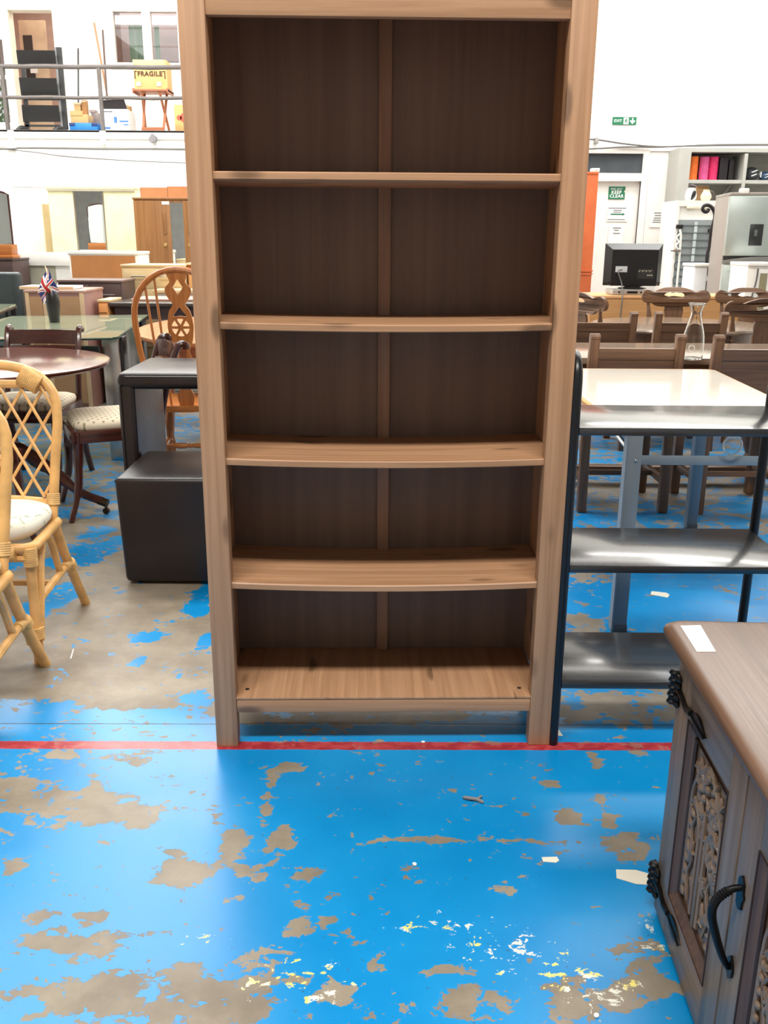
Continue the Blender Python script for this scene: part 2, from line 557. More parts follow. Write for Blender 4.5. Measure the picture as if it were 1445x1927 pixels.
def build_floor():
    def axis(lo, hi, a, b, step):
        out = list(np.arange(lo, a, 0.6)) + list(np.arange(a, b, step)) + list(np.arange(b, hi, 0.6)) + [hi]
        return np.array(sorted(set(np.round(out, 4))))
    xs = axis(-12, 10, -2.2, 2.4, 0.024)
    ys = axis(-5, 17, 0.9, 5.4, 0.024)
    X, Y = np.meshgrid(xs, ys)
    wear = np.full(X.shape, -0.19)
    left = X < 0.1
    wear = np.where((Y > 2.27) & left & (Y < 4.2), 0.17, wear)
    wear = np.where((Y > 4.2) & left, 0.01, wear)
    wear = np.where((Y > 2.35) & ~left, -0.12, wear)
    wear = np.where((Y > 4.0) & ~left, -0.02, wear)
    wear = np.where(Y > 7.0, 0.08, wear)  # far floor made bare to weaken the blue bounce light
    wear = np.where((Y < 0.8) | (X < -2.6) | (X > 2.8), 0.1, wear)  # floor out of view bared too, only to cut blue bounce light
    chips = np.zeros(X.shape)
    for cx, cy, rx, ry, s in PATCH:
        c = fl(cx, cy)
        wx = (fl(cx+rx, cy).x-c.x)
        wy = (fl(cx, cy-ry).y-fl(cx, cy+ry).y)/2
        d = np.sqrt(((X-c.x)/wx)**2 + ((Y-c.y)/wy)**2)
        wt = np.clip((1.5-d)/0.9, 0, 1)
        wt = wt*wt*(3-2*wt)
        wear = wear*(1-wt) + (0.105 if s > 0 else -0.17)*wt
    for cx, cy, rx, ry in ((980, 1790, 160, 60), (1100, 1860, 120, 60), (560, 1850, 130, 60), (830, 1740, 160, 30), (1230, 1760, 60, 50), (400, 1770, 60, 20)):
        c = fl(cx, cy)
        d = ((X-c.x)/(fl(cx+rx, cy).x-c.x))**2 + ((Y-c.y)/((fl(cx, cy-ry).y-fl(cx, cy+ry).y)/2))**2
        chips = np.maximum(chips, np.clip(1.4-d, 0, 1))
    ny, nx = X.shape
    verts = np.stack([X.ravel(), Y.ravel(), np.zeros(X.size)], 1)
    i = np.arange((ny-1)*(nx-1))
    a = (i//(nx-1))*nx + i % (nx-1)
    faces = np.stack([a, a+1, a+1+nx, a+nx], 1)
    me = bpy.data.meshes.new('floor')
    me.from_pydata(verts.tolist(), [], faces.tolist())
    for nm, arr in (('wear', wear), ('chips', chips)):
        at_ = me.attributes.new(nm, 'FLOAT', 'POINT')
        at_.data.foreach_set('value', arr.ravel().astype(np.float32))
    me.materials.append(floor_material())
    o = bpy.data.objects.new('floor', me)
    COL.objects.link(o)
    struct(o)
    return o


build_floor()
WALLM = plain('whitewashed_wall', (240, 240, 236), 0.85, var=0.035, scale=1.5, bump=0.1, bscale=30)
CEIL = 5.9
CREAM = plain('cream_paint', (232, 226, 208), 0.6, var=0.03)


def wall(name, *boxes, mat=None, parent=None):
    m = MB()
    for b in boxes:
        m.box(*b)
    return struct(obj(name, m, mat or WALLM, parent))


YB, YM, YR = 15.0, 16.6, 12.0     # left facade, wall behind the gallery, right back wall
slab = at(200, 247, YB).z
wall('wall_left', (-9.2, -9.0, -5, 19, 0, CEIL))
wall('wall_right', (7.5, 7.7, -5, YR, 0, CEIL))
wall('wall_front', (-9, 7.5, -5.2, -5, 0, CEIL), mat=plain('front_wall_grey', (176, 174, 170), 0.85))  # unseen wall; its grey is set to limit fill light on the bookcase
wall('ceiling', (-9, 7.5, -5, 19, CEIL, CEIL+0.1), mat=plain('grey_roof_lining', (128, 124, 118), 0.85))
SKY = bpy.data.materials.new('daylit_rooflight')
SKY.use_nodes = True
e_ = SKY.node_tree.nodes['Principled BSDF']
e_.inputs['Base Color'].default_value = (.8, .82, .84, 1)
e_.inputs['Emission Color'].default_value = (.95, .98, 1, 1)
e_.inputs['Emission Strength'].default_value = 4.4
for n_, (xa_, xb_, ya_, yb_) in enumerate(((-6.4, -3.9, 6.4, 12.6), (-3.6, -1.3, 6.4, 12.6), (3.1, 4.6, 7.2, 10.6))):      # translucent roof lights
    wr_ = struct(obj('window_%d' % (n_+4), MB().box(xa_, xb_, ya_, yb_, CEIL-.012, CEIL-.004), SKY))
    for k_ in range(4):
        yy_ = ya_+(yb_-ya_)*k_/3
        obj('glazing_bar', MB().box(xa_, xb_, yy_-.02, yy_+.02, CEIL-.05, CEIL-.012), WHITE, wr_)
wall('wall_return', (0.9, 1.1, YR, YM+0.2, 0, CEIL))
# facade under the gallery with its two recessed bands
zb = at(200, 262, YB).z
wall('wall_facade', (-9, 0.9, YB, YB+0.2, 0, zb-0.12))
wall('trim_1', (-9, 0.9, YB-0.05, YB+0.2, zb, slab), (-9, 0.9, YB-0.02, YB+0.2, zb-0.12, zb))
pil = at(24, 260, YB).x
pil2 = at(196, 260, YB).x
for n, px in ((2, pil), (3, pil2)):
    wall('trim_%d' % n, (px-0.045, px+0.045, YB-0.07, YB-0.05, zb-0.08, slab))
wall('trim_4', (pil-0.09, pil+0.05, YB-0.06, YB, 0, zb-0.12))
wall('trim_5', (-9, 0.9, YB-0.05, YM, slab-0.02, slab), mat=plain('gallery_floor_paint', (190, 184, 172), 0.7))
# wall behind the gallery: door opening, double window, small window far left
ex = lambda px, py: at(px, py, YM)
dL, dR, dT = ex(24, 120).x, ex(108, 120).x, ex(60, 18).z
wL, wR, wT, wB = ex(211, 60).x, ex(338, 60).x, ex(270, 18).z, ex(270, 122).z
gL, gR, gT, gB = ex(-60, 120).x, ex(14, 120).x, ex(8, 66).z, ex(8, 236).z
wall('wall_gallery', (-9, gL, YM, YM+.2, slab, CEIL), (gL, gR, YM, YM+.2, slab, gB), (gL, gR, YM, YM+.2, gT, CEIL), (gR, dL, YM, YM+.2, slab, CEIL),
     (dL, dR, YM, YM+.2, dT, CEIL), (dR, wL, YM, YM+.2, slab, CEIL), (wL, wR, YM, YM+.2, slab, wB), (wL, wR, YM, YM+.2, wT, CEIL), (wR, 0.9, YM, YM+.2, slab, CEIL))
ROOM = plain('dim_room_paint', (206, 176, 160), 0.8)
wall('wall_backroom', (dL-1.1, 0.9, YM+2.2, YM+2.3, slab, CEIL), (dR+.25, dR+.35, YM+.2, YM+2.2, slab, CEIL), (wR+.25, wR+.35, YM+.2, YM+2.2, slab, CEIL), mat=ROOM)
struct(obj('wall_partition', MB().prism([(dL-.10, YM+.2), (dL-.05, YM+.2), (dL-.98, YM+2.2), (dL-1.05, YM+2.2)], slab, CEIL, 'xy'), ROOM))
wall('trim_6', (dL-0.09, dL+.012, YM-.03, YM+.2, slab, dT+.09), (dR-.012, dR+0.07, YM-.03, YM+.2, slab, dT+.09), (dL+.012, dR-.012, YM-.03, YM+.2, dT-.012, dT+.09), mat=CREAM)
# half-open inner door seen through the gallery doorway
a, b = at(34, 40, YM+1.2).x, at(84, 40, YM+1.2).x
d1 = struct(obj('door_1', MB().box(a, b, YM+1.2, YM+1.245, slab, at(60, 38, YM+1.2).z), plain('beige_door', (206, 180, 150), 0.5)))
dz = slab
obj('door_glazing', MB().box(a+.06, b-.25, YM+1.19, YM+1.2, dz+1.0, dT-.15), plain('dark_glazing', (58, 54, 54), 0.15), d1)
obj('notice_sheet', MB().box(a+.14, b-.2, YM+1.182, YM+1.19, dz+1.25, dz+1.62), PAPER, d1)
# gallery window: white frame, mullion, two panes, curtains behind
wn = struct(obj('window_1', MB().box(wL, wL+.03, YM-.02, YM+.1, wB, wT).box(wR-.03, wR, YM-.02, YM+.1, wB, wT).box(wL+.03, wR-.03, YM-.019, YM+.1, wT-.03, wT).box(wL+.03, wR-.03, YM-.019, YM+.1, wB, wB+.03), WHITE))
mc = ex(276, 60).x
obj('mullion', MB().box(mc-.07, mc+.07, YM-.01, YM+.1, wB+.03, wT-.03, 0.005), WHITE, wn)
obj('sill', MB().box(wL-.06, wR+.06, YM-.08, YM+.05, wB-.05, wB-.005, 0.006), WHITE, wn)
WG = glass('window_glass', (225, 222, 222), 0.02, 0.03)
for x0, x1 in ((wL+.03, mc-.07), (mc+.07, wR-.03)):
    obj('pane', MB().box(x0, x1, YM+.05, YM+.056, wB+.03, wT-.03), WG, wn)
wall('wall_inner', (wL-.2, wR+.24, YM+1.3, YM+1.35, slab, CEIL), mat=plain('mauve_wall', (160, 148, 148), 0.8))


def curtain(x0, x1, y, z0, z1, label):
    def fn(u, v):
        return Vector((x0+(x1-x0)*u, y+0.035*math.sin(u*(x1-x0)/0.075*PI), z0+(z1-z0)*v))
    c = obj('curtain', MB().grid(fn, 60, 4), plain('sage_curtain', (150, 182, 160), 0.85), ang=80)
    tag(c, label, 'curtain', 'sage curtains behind the gallery window')


curtain(ex(232, 60).x, ex(270, 60).x, YM+.35, wB+.0, ex(240, 38).z, 'pale green pleated curtain filling half of the left window pane on the gallery')
curtain(ex(281, 60).x, ex(291, 60).x, YM+.35, wB+.0, ex(285, 40).z, 'narrow gathered green curtain behind the right window pane on the gallery')
# far-left gallery window with shrubs beyond
wg = struct(obj('window_2', MB().box(gL, gR-.05, YM, YM+.1, gT-.06, gT).box(gR-.05, gR, YM, YM+.1, gB, gT).box(gL, gR-.05, YM, YM+.1, ex(8, 145).z-.03, ex(8, 145).z+.03).box(gL, gR-.05, YM, YM+.1, gB, gB+.05), WHITE))
obj('pane', MB().box(gL, gR-.05, YM+.05, YM+.056, ex(8, 145).z+.03, gT-.06), WG, wg)
obj('pane', MB().box(gL, gR-.05, YM+.05, YM+.056, gB+.05, ex(8, 145).z-.03), WG, wg)
m = MB()
for i in range(240):
    c = Vector((random.uniform(gL-.1, gR-.2), YM+.26+random.random()*.2, random.uniform(gB-.1, gB+1.0)))
    q = Euler((random.random()*6, random.random()*6, random.random()*6)).to_matrix()
    vs = [m.bm.verts.new(c + q @ Vector(p)) for p in ((-.06, 0, 0), (0, -.03, .01), (.06, 0, 0), (0, .03, .01))]
    m.bm.faces.new(vs)
lv = obj('shrub', m, plain('fresh_leaf', (96, 164, 70), 0.6, var=0.3))
tag(lv, 'green leaves outside the window at the far left of the gallery', 'shrub')
lv['kind'] = 'stuff'

# right back wall: door with fanlight
rx = lambda px, py: at(px, py, YR)
doL, doR, doT = rx(1092, 450).x, rx(1206, 340).x, rx(1160, 341).z
tT, tB = rx(1160, 289).z, rx(1160, 326).z
wall('wall_back', (1.1, doL, YR, YR+.2, 0, CEIL), (doR, 7.5, YR, YR+.2, 0, CEIL), (doL, doR, YR, YR+.2, tT, CEIL))
wall('trim_7', (doR, doR+.08, YR-.03, YR+.1, 0, tT+.07), (doL-.08, doL, YR-.03, YR+.1, 0, tT+.07), (doL, doR, YR-.03, YR+.1, tT, tT+.07), (doL, doR, YR-.03, YR+.1, doT, tB), mat=WHITE)
d2 = struct(obj('door_2', MB().box(doL, doR, YR+.04, YR+.085, 0, doT), plain('door_white', (236, 236, 230), 0.5, var=0.02)))
wfan = struct(obj('window_3', MB().box(doL, doR, YR+.012, YR+.02, tB, tT), plain('dim_office', (188, 190, 192), 0.6)))
obj('pane', MB().box(doL, doR, YR+.003, YR+.008, tB, tT), glass('fanlight_glass', (205, 208, 210), 0.05, 0.02), wfan)
wall('wall_behind_door', (doL-.3, doR+.3, YR+1.2, YR+1.3, 0, CEIL), mat=ROOM)
wall('trim_8', (1.1, 7.5, YR-.025, YR, rx(1200, 283).z-.01, rx(1200, 283).z+.03), mat=WHITE)
# boarded panel right of the door
pl, pr_ = rx(1213, 300).x, rx(1277, 300).x
wall('trim_9', (doR+.085, pr_, YR-.022, YR, 0, rx(1240, 287).z), mat=WHITE)


def sign(name, px0, py0, px1, py1, Y, label, cat, mat, th=0.004):
    a, b = at(px0, py0, Y), at(px1, py1, Y)
    c = (a+b)/2
    t = thing(name, label, cat, (c.x, Y, c.z))
    hw, hh = (b.x-a.x)/2, (a.z-b.z)/2
    obj('plate', MB().box(-hw, hw, 0, th, -hh, hh), mat, t)
    return t, hw, hh


PICT = plain('sign_white', (244, 246, 242), 0.5, var=0.01)
t, hw, hh = sign('exit_sign', 1153, 220, 1197, 235, YR-.01, 'green and white EXIT sign with running figure and down arrow high on the white wall', 'sign', GREEN)
text('lettering', 'EXIT', hh*.96, PICT, t, (-hw*.545, -.001, 0), bold=0.0004)
obj('door_symbol', MB().box(-hw*.08, hw*.34, -.0015, 0, -hh*.86, hh*.86), PICT, t)
m = MB()
for p in (((.13, .55), (.13, .56)),):
    m.ball((hw*.16, -.003, hh*.55), (hh*.13, .002, hh*.13))
for p, q, wd in (((.14, .38), (.10, -.1), .2), ((.14, .3), (.26, .1), .1), ((.12, .3), (-.0, .12), .1), ((.1, -.1), (.24, -.38), .13), ((.24, -.38), (.2, -.7), .11), ((.1, -.1), (.04, -.45), .13), ((.04, -.45), (-.05, -.55), .1)):
    m.bar((p[0]*hw, -.002, p[1]*hh), (q[0]*hw, -.002, q[1]*hh), wd*1.5*hh, .001, side=(1, 0, 0))
obj('running_figure', m, GREEN, t)
obj('down_arrow', MB().prism([(hw*u, hh*v) for u, v in ((.62, .75), (.62, .05), (.46, .2), (.46, -.1), (.67, -.8), (.88, -.1), (.88, .2), (.72, .05), (.72, .75))], -.0015, 0), PICT, t)
t, hw, hh = sign('keep_clear_sign', 1146, 351, 1175, 375, YR+.03, 'small green FIRE EXIT KEEP CLEAR sign on the white door', 'sign', GREEN)
text('lettering', 'FIRE EXIT', hh*.42, PICT, t, (-hw*.05, -.001, hh*.6))
text('lettering', 'KEEP', hh*.72, PICT, t, (-hw*.05, -.001, hh*.08), bold=0.001)
text('lettering', 'CLEAR', hh*.72, PICT, t, (-hw*.0, -.001, -hh*.52), bold=0.001)
obj('torn_corner', MB().prism([(hw*.86, hh*.1), (hw*.99, hh*.55), (hw*.99, hh*.1)], -.0015, 0), PICT, t)


def notice(px0, py0, px1, py1, Y, label, lines, arrow=False):
    t, hw, hh = sign('notice', px0, py0, px1, py1, Y, label, 'notice', PAPER, 0.002)
    for k, (v, l, r) in enumerate(lines):
        obj('printed_line', MB().box(hw*l, hw*r, -.001, 0, hh*(v-.06), hh*(v+.06)), INK, t)
    if arrow:
        obj('green_arrow', MB().prism([(hw*u, hh*v) for u, v in ((-.65, -.14), (.5, -.14), (.5, -.24), (.72, -.05), (.5, .14), (.5, .04), (-.65, .04))], -.001, 0), GREEN, t)


notice(1143, 388, 1180, 417, YR+.03, 'white notice with green arrow taped to the door under the green sign', [(.75, -.9, .8), (.45, -.4, .4), (.22, -.4, .35), (-.75, -.9, .75)], True)
notice(1146, 424, 1172, 458, YR+.03, 'yellowed handwritten sheet low on the white door', [(.7, -.5, .6), (.1, -.4, .5), (.45, -.3, .3)])
notice(1224, 396, 1257, 428, YR-.035, 'white printed notice with several lines on the panel right of the door', [(.7, -.6, .7), (.4, -.5, .8), (.1, -.6, .6), (-.15, -.65, .7), (-.4, -.7, .6)])


# wires along the walls
def wire(name, keys, r, label, cat='cable', mat=None, group=None, n=5):
    o = obj(name, MB().tube(curve(keys, n), r, 6), mat or plain('grey_cable', (96, 94, 92), 0.6))
    return tag(o, label, cat, group)


wire('cable', [at(x, y, YB-.09) for x, y in ((-20, 281), (28, 280), (40, 279), (120, 279.5), (196, 281), (300, 281), (420, 283))], .012, 'thick grey cable run straight along the white wall below the gallery edge')
wire('cable', [at(x, y, YB-.09) for x, y in ((-20, 278), (60, 286), (120, 294), (200, 300), (300, 305), (420, 308))], .007, 'thin slack wire sagging down the white wall under the gallery')
wire('cable', [at(x, y, YR-.06) for x, y in ((1090, 262), (1124, 263), (1170, 270), (1220, 275), (1260, 276), (1330, 273), (1400, 272), (1480, 272))], .010, 'dark cable drooping from the grey box along the wall over the door')
wire('cable', [at(x, y, YR-.06) for x, y in ((1090, 281), (1135, 279), (1175, 276.5), (1230, 277), (1290, 275), (1400, 273.5), (1480, 273.5))], .009, 'lower cable rising to the right above the door frame')
c = at(1122, 262, YR-.05)
tag(obj('junction_box', MB().box(c.x-.02, c.x+.025, YR-.08, YR, c.z-.05, c.z+.02, .004), plain('grey_box', (150, 150, 146), 0.5)), 'small grey junction box on the wall where two cables meet', 'junction box')
c = at(287, 260, YB-.1)
tag(obj('floodlight', MB().prism([(c.x+u, c.z+v) for u, v in ((-.06, -.02), (0, .07), (.065, .02), (.05, -.05), (-.03, -.06))], YB-.14, YB-.05), plain('grey_housing', (128, 124, 128), 0.5)), 'small grey sensor lamp on the white gallery edge', 'lamp')


# ================================================================== FOREGROUND
# ---- pine bookcase
BK = thing('bookcase', 'tall stained pine bookcase with four open shelves standing at the red floor line', 'bookcase', fl(722, 1404), 0.0229)
BW, BD, BH = .452, .325, 1.835
PW = .0585
for sx in (-1, 1):
    x0, x1 = (sx*BW, sx*(BW-PW))
    obj('post', MB().box(x0, x1, 0, .045, 0, BH, .003), pine('z'), BK)
    obj('rear_post', MB().box(x0, sx*(BW-.026), BD-.04, BD, 0, BH, .003), pine('z'), BK)
    obj('side_panel', MB().box(sx*(BW-.008), sx*(BW-.026), .045, BD-.04, .1, BH-.01), pine('z'), BK)
ix = BW-PW
obj('top_rail', MB().box(-ix, ix, .006, .03, 1.777, BH, .001), pine('x'), BK)
obj('top_board', MB().box(-BW-.012, BW+.012, -.012, BD+.005, BH, BH+.03, .005), pine('x'), BK)
obj('plinth_rail', MB().box(-ix, ix, .004, .028, .101, .139, .003), pine('x'), BK)
obj('bottom_board', MB().box(-ix-.03, ix+.03, .003, BD-.015, .1395, .147, .002), pine('y', board=.07), BK)
for px_, py_ in ((-.37, .05), (.37, .05)):
    obj('screw_hole', MB().lathe([(.0, .1472), (.006, .1472), (.006, .1478), (.0, .1478)], (px_, py_, 0), 10), plain('dark_hole', (46, 32, 24), 0.8), BK)
for zt, sag in ((1.463, 0.0), (1.130, .006), (.800, .009), (.473, .011)):
    m = MB()
    n = 24
    xs = [-(BW-.028)+2*(BW-.028)*i/n for i in range(n+1)]
    rows = []
    for x in xs:
        d = -sag*(1-(x/ (BW-.028))**2)
        rows.append([m.bm.verts.new(p) for p in ((x, .016, zt-.0185+d), (x, .012, zt-.016+d), (x, .012, zt-.003+d), (x, .015, zt+d), (x, BD-.016, zt+d), (x, BD-.016, zt-.0185+d))])
    for a, b in zip(rows, rows[1:]):
        for k in range(6):
            m.bm.faces.new((a[k], a[(k+1) % 6], b[(k+1) % 6], b[k]))
    m.bm.faces.new(rows[0][::-1])
    m.bm.faces.new(rows[-1])
    obj('shelf', m, pine('x'), BK)
for s in (-1, 1):
    obj('back_panel', MB().box(s*.006, s*(BW-.02), BD-.014, BD-.009, .1, BH), wood('stained_pine_back', (120, 98, 85), (94, 74, 65), 'z', .55, grain=.45), BK)  # pine darkened in colour to deepen the shade inside the case
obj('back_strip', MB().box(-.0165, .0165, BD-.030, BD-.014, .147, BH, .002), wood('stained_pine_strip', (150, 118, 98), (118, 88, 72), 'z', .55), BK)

# ---- black open shelving to the right of the bookcase
SH = thing('shelving_unit', 'low black open shelving unit with bent tube ends close against the pine bookcase', 'shelving unit', (0, 0, 0))
XL, XR, YF, YK = .4655, 1.075, 2.185, 2.50
for nm, x in (('tube_frame', XL), ('tube_frame', XR)):
    pts = [(x, YF, 0.0), (x, YF, .95)] + [(x, YF+.06-.06*math.cos(a), .99+.06*math.sin(a)) for a in (0, .4, .8, 1.2, PI/2)] + [(x, YK-.06+.06*math.sin(a), .99+.06*math.cos(a)) for a in (0, .4, .8, 1.2, PI/2)] + [(x, YK, .95), (x, YK, 0)]
    m = MB().tube(pts, .0135, 10)
    obj(nm, m, BLACKM, SH)
for z in (.879, .519, .189):
    obj('shelf', MB().box(XL+.012, XR-.012, YF-.006, YK+.004, z-.02, z, .003), blackash('x'), SH)

# ---- carved oak cupboard at the right edge
CB = thing('carved_cupboard', 'low carved oak cupboard with black iron hinges at the right edge of the floor', 'cupboard', (.571, 1.545, 0), math.radians(-2.5))
CH, CLN, CDP = .614, .80, .42
cw = carvedoak
obj('carcass', MB().box(.024, CDP, -CLN, 0, .012, CH, .004), cw('z'), CB)
for y0, y1 in ((-.06, 0), (-CLN, -CLN+.06)):
    for x0 in (.03, CDP-.07):
        obj('foot', MB().box(x0, x0+.06, y0, y1, 0, .012), cw('z'), CB)
tp = MB()
pts = []
for cx_, cy_, a0 in ((-.05+.03, .028-.03, PI/2), (-.05+.03, -CLN-.03+.03, PI), (CDP+.03-.03, -CLN-.03+.03, 1.5*PI), (CDP+.03-.03, .028-.03, 0)):
    for k in range(6):
        a = a0+k*PI/10
        pts.append((cx_+.03*math.cos(a), cy_+.03*math.sin(a)))
rows = []
for ins, z in ((.012, CH), (.002, CH+.004), (0, CH+.010), (.002, CH+.017), (.010, CH+.023), (.018, CH+.025)):
    cxm, cym = sum(p[0] for p in pts)/len(pts), sum(p[1] for p in pts)/len(pts)
    rows.append([tp.bm.verts.new((p[0] + (ins if p[0] < cxm else -ins), p[1] + (ins if p[1] < cym else -ins), z)) for p in pts])
k = len(pts)
for a, b in zip(rows, rows[1:]):
    for j in range(k):
        tp.bm.faces.new((a[j], a[(j+1) % k], b[(j+1) % k], b[j]))
tp.bm.faces.new(rows[0][::-1])
tp.bm.faces.new(rows[-1])
obj('top', tp, wood('worn_oak_top', (116, 88, 70), (80, 58, 46), 'y', .34), CB)
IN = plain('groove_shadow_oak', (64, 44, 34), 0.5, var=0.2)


def cup_door(y0, y1, mirror):
    """door from y0 (hinge side) to y1; frame, recess moulding, carved field"""
    def Y(f):        # distance along the door from the hinge edge
        return y0 + (y1-y0)*f
    z0, z1 = .012, CH-.004
    fr = [('z', 0, .225, z0, z1), ('z', .825, 1, z0, z1), ('y', .225, .825, z0, .108), ('y', .225, .825, .486, z1)]
    d = obj('door', MB().box(.004, .022, Y(0), Y(1), z0, z1), cw('z'), CB)
    for ax, a, b, c, e in fr:
        obj('door_frame', MB().box(-.012, .006, Y(a)-(.0008 if b == 1 else 0)*0, Y(b)+(.0008 if b == 1 else 0), c, e, .002), cw(ax), d)
    # bevelled moulding round the recess
    m = MB()
    q = [(Y(.225), .108), (Y(.225), .486), (Y(.825), .486), (Y(.825), .108)]
    qi = [(Y(.285), .134), (Y(.285), .462), (Y(.775), .462), (Y(.775), .134)]
    for i in range(4):
        j = (i+1) % 4
        a = [(-.012, *q[i]), (-.012, *q[j]), (.002, *qi[j]), (.002, *qi[i])]
        b = [(-.006, *q[i]), (-.006, *q[j]), (.008, *qi[j]), (.008, *qi[i])]
        va = [m.bm.verts.new(p) for p in a]
        vb = [m.bm.verts.new(p) for p in b]
        m.bm.faces.new(va)
        m.bm.faces.new(vb[::-1])
        for s_ in range(4):
            m.bm.faces.new((va[s_], va[(s_+1) % 4], vb[(s_+1) % 4], vb[s_]))
    obj('moulding', m, wood('dark_moulding_oak', (116, 84, 60), (72, 48, 36), 'z', .4), d, ang=20)
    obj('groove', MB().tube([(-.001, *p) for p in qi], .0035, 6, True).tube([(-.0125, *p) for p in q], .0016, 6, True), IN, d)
    # carved tracery: three pointed ribs, leaves and berries
    ya, yb = Y(.285), Y(.775)
    w_ = yb-ya
    m = MB()
    P = lambda u, v, h=0.0: (.004-h, ya+w_*u, .134+.328*v)
    for a, b in ((.06, .06), (.94, .94)):
        m.bar(P(a, .02, .002), P(b, .62, .002), .009, .012, .002, side=(1, 0, 0))
    for s_ in (0, 1):
        f = (lambda u: u) if s_ == 0 else (lambda u: 1-u)
        m.tube([P(f(u), v, .004) for u, v in c2([(.06, .60), (.10, .76), (.28, .90), (.5, .99)], 4)], .0045, 6)
        m.tube([P(f(u), v, .005) for u, v in c2([(.40, .04), (.40, .5), (.36, .62), (.22, .70), (.14, .66)], 4)], .005, 6)
        m.tube([P(f(u), v, .004) for u, v in c2([(.24, .06), (.16, .2), (.26, .34), (.15, .48), (.24, .6)], 4)], .0035, 6)
    m.bar(P(.5, .0, .004), P(.5, .72, .004), .010, .010, .002, side=(1, 0, 0))
    rn = random.Random(5 if not mirror else 9)
    for i in range(13):      # scalloped leaf edge that follows the arch
        t_ = i/12
        for s_ in (0, 1):
            u = .10 + .36*max(0, (t_-.5)*2)**1.2
            v = .06+.90*t_
            u = u if s_ == 0 else 1-u
            m.ball(P(u, v, .004), (.005, .0055+rn.random()*.003, .0105), Euler(((.9 if s_ else -.9)+rn.uniform(-.4, .4), 0, 0)), 8, 6)
    for i in range(34):      # acanthus leaves
        u, v = rn.uniform(.12, .88), rn.uniform(.05, .92)
        if abs(u-.5) < .07:
            u += .14
        if v > .66 and abs(u-.5) > .36:
            continue
        a = rn.uniform(-1.1, 1.1)
        L = rn.uniform(.016, .032)
        m.ball(P(u, v, .003), (.0055, L*.27, L), Euler((a, 0, 0)), 8, 6)
        for s_ in (-.5, .5):
            m.ball(P(u+s_*.10, v+.02, .0045), (.005, L*.16, L*.62), Euler((a+s_*1.8, 0, 0)), 6, 5)
    for u, v in ((.3, .8), (.7, .8), (.5, .86), (.42, .78), (.58, .78), (.5, .93)):
        m.ball(P(u, v, .007), (.006, .008, .008), None, 8, 6)
    obj('carving', m, carvedoak('z'), d, ang=50)
    # iron hinges with leaf straps
    sgn = -1 if y1 < y0 else 1
    for zz in (.508, .078):
        m = MB()
        m.tube([(-.018, y0+.002, zz-.034), (-.018, y0+.002, zz+.034)], .009, 8)
        for k in range(5):
            m.ball((-.018, y0+.002, zz-.03+k*.015), (.0125, .0115, .0065), None, 8, 6)
        for dz_ in (-.026, -.012, .012, .026):
            m.ball((-.017, y0+sgn*.016, zz+dz_), (.006, .014, .007), None, 8, 6)
            m.ball((-.013, y0-sgn*.012, zz+dz_), (.005, .010, .006), None, 8, 6)
        m.tube([(-.016, y0+sgn*(.01+.012*i), zz+.004*math.sin(i*.9)) for i in range(9)], [.007, .006, .0055, .005, .005, .0055, .006, .006, .006], 6)
        lf = [(y0+sgn*(.10+.085*t_), zz + s_*.017*math.sin(PI*min(1, t_*1.05))**.8) for s_, rng in ((1, range(0, 9)), (-1, range(8, -1, -1))) for t_ in [r/8 for r in rng]]
        lf = [p for i, p in enumerate(lf) if i == 0 or (Vector(p)-Vector(lf[i-1])).length > 1e-4]
        if (Vector(lf[0])-Vector(lf[-1])).length < 1e-4:
            lf = lf[:-1]
        m.prism(lf, -.0165, -.012, 'yz')
        m.tube([(-.0165, y0+sgn*.10, zz), (-.018, y0+sgn*.185, zz)], .0022, 5)
        obj('hinge', m, IRON, d)
    return d


d = cup_door(0, -.375, False)
dd = cup_door(-.78, -.381, True)
# iron ring pull on the second door's stile
m = MB()
yh = -.412
m.prism([(yh+u*.016, .383+v*.03) for u, v in ((0, 1), (.6, .7), (.7, .2), (1, 0), (.7, -.3), (.6, -.8), (0, -1), (-.6, -.8), (-.7, -.3), (-1, 0), (-.7, .2), (-.6, .7))], -.016, -.0122, 'yz')
m.prism([(yh+u*.013, .245+v*.022) for u, v in ((0, 1), (.8, .5), (1, 0), (.8, -.5), (0, -1), (-.8, -.5), (-1, 0), (-.8, .5))], -.016, -.0122, 'yz')
hp = curve([(-.014, yh, .392), (-.030, yh+.001, .386), (-.048, yh+.002, .366), (-.051, yh+.003, .338), (-.041, yh+.002, .300), (-.027, yh+.001, .262), (-.017, yh, .243)], 6)
m.tube(hp, [.0045+.0025*math.sin(PI*i/(len(hp)-1)) for i in range(len(hp))], 10)
for i in range(7, 15):
    p = hp[i]
    m.ball(p, (.0078, .0080, .003), Euler((0, .5, 0)), 8, 5)
obj('pull_handle', m, IRON, dd)
a, b = fl(1280, 1178, .639), fl(1346, 1227, .639)
m = MB()
q = [fl(1280, 1178, .639), fl(1318, 1177, .639), fl(1347, 1227, .639), fl(1311, 1227, .639)]
m.prism([(p.x, p.y) for p in q], .6392, .6398, 'xy')
tag(obj('label_sticker', m, PAPER), 'blank white paper label lying on the carved cupboard top', 'label')

# ---- leather cube stool and bridge table
LB = thing('leather_cube', 'dark brown leather cube stool pushed under the leather bridge table', 'stool', (-.79, 3.57, 0), 0.0)


def softbox(x0, x1, y0, y1, z0, z1, r, taper=0.0):
    m = MB().box(x0, x1, y0, y1, z0, z1)
    m._bev(list(m.bm.verts), r, 4)
    if taper:
        for v in m.bm.verts:
            k = 1-taper*(1-(v.co.z-z0)/(z1-z0))
            v.co.x *= k
            v.co.y *= k
    return m


